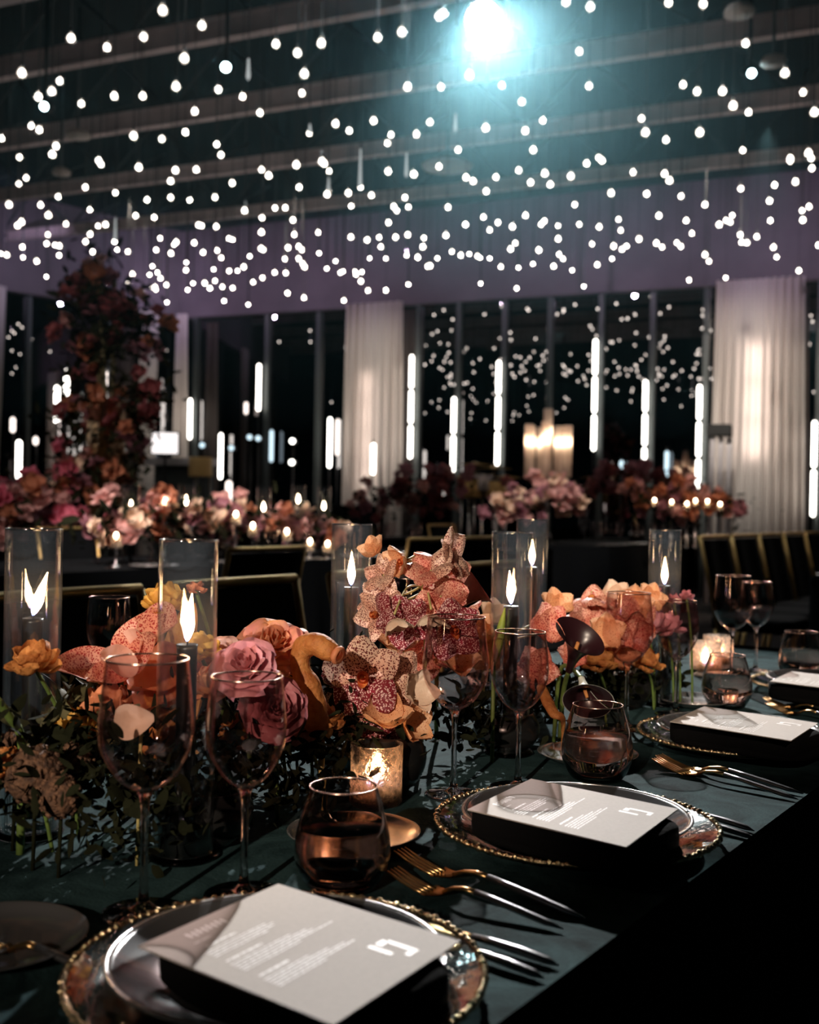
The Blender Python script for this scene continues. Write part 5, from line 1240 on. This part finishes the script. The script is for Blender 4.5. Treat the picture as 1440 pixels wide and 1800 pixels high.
for x, y, n_, nn in ((268, 893, -5.02, 1), (289, 882, -4.95, 2), (415, 905, -4.8, 3), (445, 925, -4.75, 4), (505, 935, -4.75, 5), (205, 943, -4.75, 6), (546, 953, -4.6, 8), (577, 957, -4.6, 10)):
    Y = Yn(x, n_); tealight(Vector((atY(x, 900, Y).x, Y, max(T, atY(x, y, Y).z - 0.06))), 'small glowing tea light on the middle-distance table', 'tea lights on the middle-distance table')
far_g = make_wine(0.228, 0.0425, 0.0365, 0.108)
def fglass(P, s=1.0):
    m = inst('wine_glass', FG, None, P, None, s); tag(m, 'blurred wine glass on a distant dark table', 'wine glass', 'wine glasses on the distant tables')
mm = MB(); bb = curve_prof([(0.036, 0.0), (0.006, 0.008), (0.004, 0.05), (0.005, 0.105), (0.024, 0.12), (0.042, 0.165), (0.036, 0.225)], 4); mm.lathe(bb, 20, cap1=False)
FG = mm.mesh('far_wine_glass', M['wine'])
fr = random.Random(9)
for s in [4.0 + 0.42 * k for k in range(10)]:
    for n_ in (-4.72, -5.32): fglass(tpt(n_ + fr.uniform(-0.03, 0.03), s + fr.uniform(-0.08, 0.08), T + 0.0))
for s in [6.5 + 0.33 * k for k in range(9)]:
    fglass(tpt(-1.1 + fr.uniform(-0.25, 0.25), s, T)); fglass(tpt(-1.45 + fr.uniform(-0.1, 0.1), s + 0.1, T))
for s in (9.9, 10.3, 10.8, 11.3): fglass(tpt(-4.6, s, T)); fglass(tpt(-4.75, s + 0.2, T))
def fplate(P, r=0.14):
    o = inst('dinner_plate', FPm, None, P, None, r / 0.14); tag(o, 'blurred pale plate lying on a distant dark table', 'dinner plate', 'plates on the distant tables')
m = MB(); m.lathe([(0.08, 0), (0.14, 0.015), (0.135, 0.017), (0.08, 0.005)], 32); FPm = m.mesh('far_plate', M['porcelain'])
for s in [4.2 + 0.62 * k for k in range(7)]: fplate(tpt(-4.62, s, T))
for s in [6.55 + 0.55 * k for k in range(6)]: fplate(tpt(-1.57, s, T)); fplate(tpt(-0.65, s, T))
for s in (10.0, 10.6, 11.2): fplate(tpt(-4.55, s, T))
for P in (onz(1395, 945), onz(1408, 1000), onz(1340, 912), onz(1375, 928)):
    pass
for s, n_ in ((6.9, -1.2), (7.6, -1.3), (8.2, -1.15), (9.0, -1.25), (7.2, -0.8), (9.6, -1.0)):
    tealight(tpt(n_, s, T), 'small glowing tea light on the table at the right edge', 'tea lights on the right table')

# glass candelabra
Yc = 11.2; P = atY(962, 850, Yc); t = empty('glass_candelabra', (P.x, Yc, T), 0, 'large glass candelabra with many lit glass cylinders at the far centre right', 'candelabra')
m = MB(); zb = atY(962, 838, Yc).z - T; m.lathe([(0.09, 0), (0.02, 0.03), (0.016, zb * 0.5), (0.02, zb)], 16); m.build('column', M['silver'], t)
m = MB()
for k in range(7):
    a = 2 * pi * k / 7; rr_ = 0.2
    m.tube([(0, 0, zb - 0.02), (rr_ * 0.5 * cos(a), rr_ * 0.5 * sin(a), zb - 0.06), (rr_ * cos(a), rr_ * sin(a), zb)], 0.008, 6)
m.build('arms', M['silver'], t)
gm = glass('lit_candelabra_glass', (0.9, 0.86, 0.84), 0.12, 0.1, diff=0.6, dcol=(1, 0.88, 0.82))
for k in range(8):
    a = 2 * pi * k / 7; rr_ = 0.2 if k < 7 else 0.0; h0 = 0.52 if k < 7 else 0.66; h0 += 0.03 * sin(k * 3)
    m = MB(); m.lathe([(0.045, 0), (0.045, h0)], 18, cap1=False); c_ = m.build('glass_cylinder', gm, t, (rr_ * cos(a), rr_ * sin(a), zb))
    m = MB(); m.lathe([(0.015, 0.005), (0.015, h0 * 0.62)], 10); m.build('pillar_candle', M['wax_white'], c_); m = MB(); m.ball((0, 0, h0 * 0.62 + 0.03), 0.018, 6, 8, sq=(1.3, 1.3, 2.2)); m.build('flame', M['far_flame'], c_)

# drum kit, keyboard and speaker of the stage
Yd = 13.0
def drum(t, x, y, r, h, mat):
    P = atY(x, y, Yd); m = MB(); m.lathe([(r, -h / 2), (r, h / 2)], 24); m.tube([(0, 0, -h / 2), (0, 0.02, -(P.z))], 0.012, 6, mi=1); m.tube([(r * cos(a), r * sin(a), h / 2) for a in [2 * pi * k / 24 for k in range(25)]], 0.01, 5, mi=1); m.build('drum', [M[mat], M['silver']], t, P - t.location)
dP = atY(850, 850, Yd); t = empty('drum_kit', (dP.x, Yd, 0), 0, 'drum kit with gold shells and cymbals left of the glass candelabra', 'drum kit')
drum(t, 825, 858, 0.14, 0.22, 'yellow_box'); drum(t, 872, 860, 0.13, 0.2, 'yellow_box'); drum(t, 848, 848, 0.12, 0.18, 'white_metal')
for x, y, s in ((835, 815, 0.2), (868, 822, 0.22), (890, 838, 0.2), (812, 838, 0.18)):
    Pq = atY(x, y, Yd); m = MB(); m.lathe([(s, -0.012), (s * 0.3, 0.004), (0.02, 0.02)], 24); m.tube([(0, 0, -0.01), (0, 0, -Pq.z)], 0.01, 6, mi=1); m.build('cymbal', [M['gold_dull'], M['silver']], t, Pq - t.location)
sP = atY(1265, 757, 13.2); t = empty('loudspeaker', (sP.x, 13.2, 0), 0, 'black loudspeaker on white legs left of the wide curtain', 'loudspeaker')
m = MB(); m.box((0, 0, sP.z), (0.28, 0.25, 0.14), radians(-20)); bo = m.build('cabinet', M['speaker'], t, smooth=False); bv = bo.modifiers.new('bevel', 'BEVEL'); bv.width = 0.01
for dx in (-0.08, 0.02, 0.12):
    m = MB(); m.tube([(dx, 0, sP.z - 0.08), (dx * 1.2 - 0.02, 0.02, 0.0)], 0.032, 8); m.build('leg', M['white_metal'], t)
for k, (x, y, Yq, w_, h_, mt, nm, lab, cat) in enumerate(((290, 779, 13.0, 0.30, 0.24, 'lamp_white', 'lit_panel', 'bright white rectangular lit panel right of the flower tower', 'screen'),)):
    P = atY(x, y, Yq); t = empty(nm, (P.x, P.y, 0), 0, lab, cat)
    m = MB(); m.box((0, 0, P.z), (w_, 0.03, h_)); m.build('panel', M[mt], t, smooth=False)
    m = MB(); m.box((0, 0.02, P.z), (w_ + 0.03, 0.03, h_ + 0.03)); m.tube([(0, 0.02, P.z - h_ / 2), (0, 0.02, 0.0)], 0.015, 8); m.box((0, 0.02, 0.01), (0.3, 0.3, 0.02)); m.build('stand', M['fixture'], t, smooth=False)
P = atY(353, 821, 12.6); t = empty('yellow_drum', (P.x, P.y, 0), 0, 'yellow drum case on a stand right of the lit panel', 'drum')
m = MB(); m.lathe([(0.13, P.z - 0.11), (0.135, P.z - 0.09), (0.135, P.z + 0.09), (0.13, P.z + 0.11)], 28); m.build('shell', M['yellow_box'], t)
m = MB(); [m.tube([(0.1 * cos(a), 0.1 * sin(a), P.z - 0.1), (0.2 * cos(a), 0.2 * sin(a), 0)], 0.01, 6) for a in (0, 2.1, 4.2)]; m.build('stand', M['silver'], t)
Pq = atY(315, 812, 13.3); t = empty('keyboard_stand', (Pq.x, 13.3, 0), radians(-20), 'pale keyboard desk behind the yellow drum', 'desk')
m = MB(); m.box((0, 0, Pq.z), (0.9, 0.3, 0.08)); m.build('top', M['white_metal'], t, smooth=False)
m = MB(); m.box((0, 0.1, Pq.z * 0.5), (0.8, 0.03, Pq.z)); m.build('front_panel', M['mullion'], t, smooth=False)
Ps = atY(500, 845, 13.8); m = MB(); m.box((0, 0, 0.55), (2.3, 1.0, 1.1), radians(-23.5)); o = m.build('stage_riser', M['black_cloth'], loc=(Ps.x, Ps.y, 0), smooth=False); tag(o, 'black draped stage block left of the middle curtain', 'stage')
# little stage lamps
for x, y, lab, mt in ((440, 769, 'left of two small cyan lamps above the stage', 'cyan'), (455, 771, 'right of two small cyan lamps above the stage', 'cyan'), (357, 783, 'small cyan lamp above the yellow drum', 'cyan'), (408, 788, 'small pale lamp right of the glowing tube over the yellow drum', 'cyan'), (515, 776, 'small white lamp on the stage left of the middle curtain', 'led'), (514, 813, 'lower small white lamp on the stage', 'led')):
    P = atY(x, y, 12.7 if x == 514 else 13.0); t = empty('stage_lamp', (P.x, P.y, 0), 0, lab, 'lamp')
    m = MB(); m.lathe([(0.03, 0.0), (0.03, 0.01), (0.001, 0.016)], 12, M=Matrix.Translation((0, -0.05, P.z)) @ Matrix.Rotation(pi / 2, 4, 'X')); m.build('lens', M['led'] if mt == 'led' else M['lens_small'] if 'lens_small' in M else M['led_blue'], t)
    m = MB(); m.lathe([(0.04, -0.04), (0.045, 0.1)], 12, M=Matrix.Translation((0, 0.05, P.z)) @ Matrix.Rotation(pi / 2, 4, 'X')); m.tube([(0, 0.03, P.z), (0, 0.03, 0)], 0.012, 6); m.build('body', M['fixture'], t)

# ------------------------------------------------------------------ thin haze added under the ceiling for the spotlight's glow
def haze():
    m_ = bpy.data.materials.new('added_glow_haze'); m_.use_nodes = True; t = m_.node_tree
    for n in list(t.nodes):
        if n.type != 'OUTPUT_MATERIAL': t.nodes.remove(n)
    v = t.nodes.new('ShaderNodeVolumeScatter'); v.inputs['Color'].default_value = (0.36, 0.80, 0.95, 1); v.inputs['Density'].default_value = HAZE; v.inputs['Anisotropy'].default_value = 0.8  # teal of the glow is put into the scatter colour
    t.links.new(v.outputs[0], t.nodes['Material Output'].inputs['Volume'])
    m = MB(); m.box((0, 7.6, 3.6), (9.6, 9.0, 3.5)); o = m.build('haze', m_, smooth=False)
    tag(o, 'thin bluish haze added under the ceiling for the glow around the spotlight', 'haze', kind='stuff')
if HAZE > 0: haze()
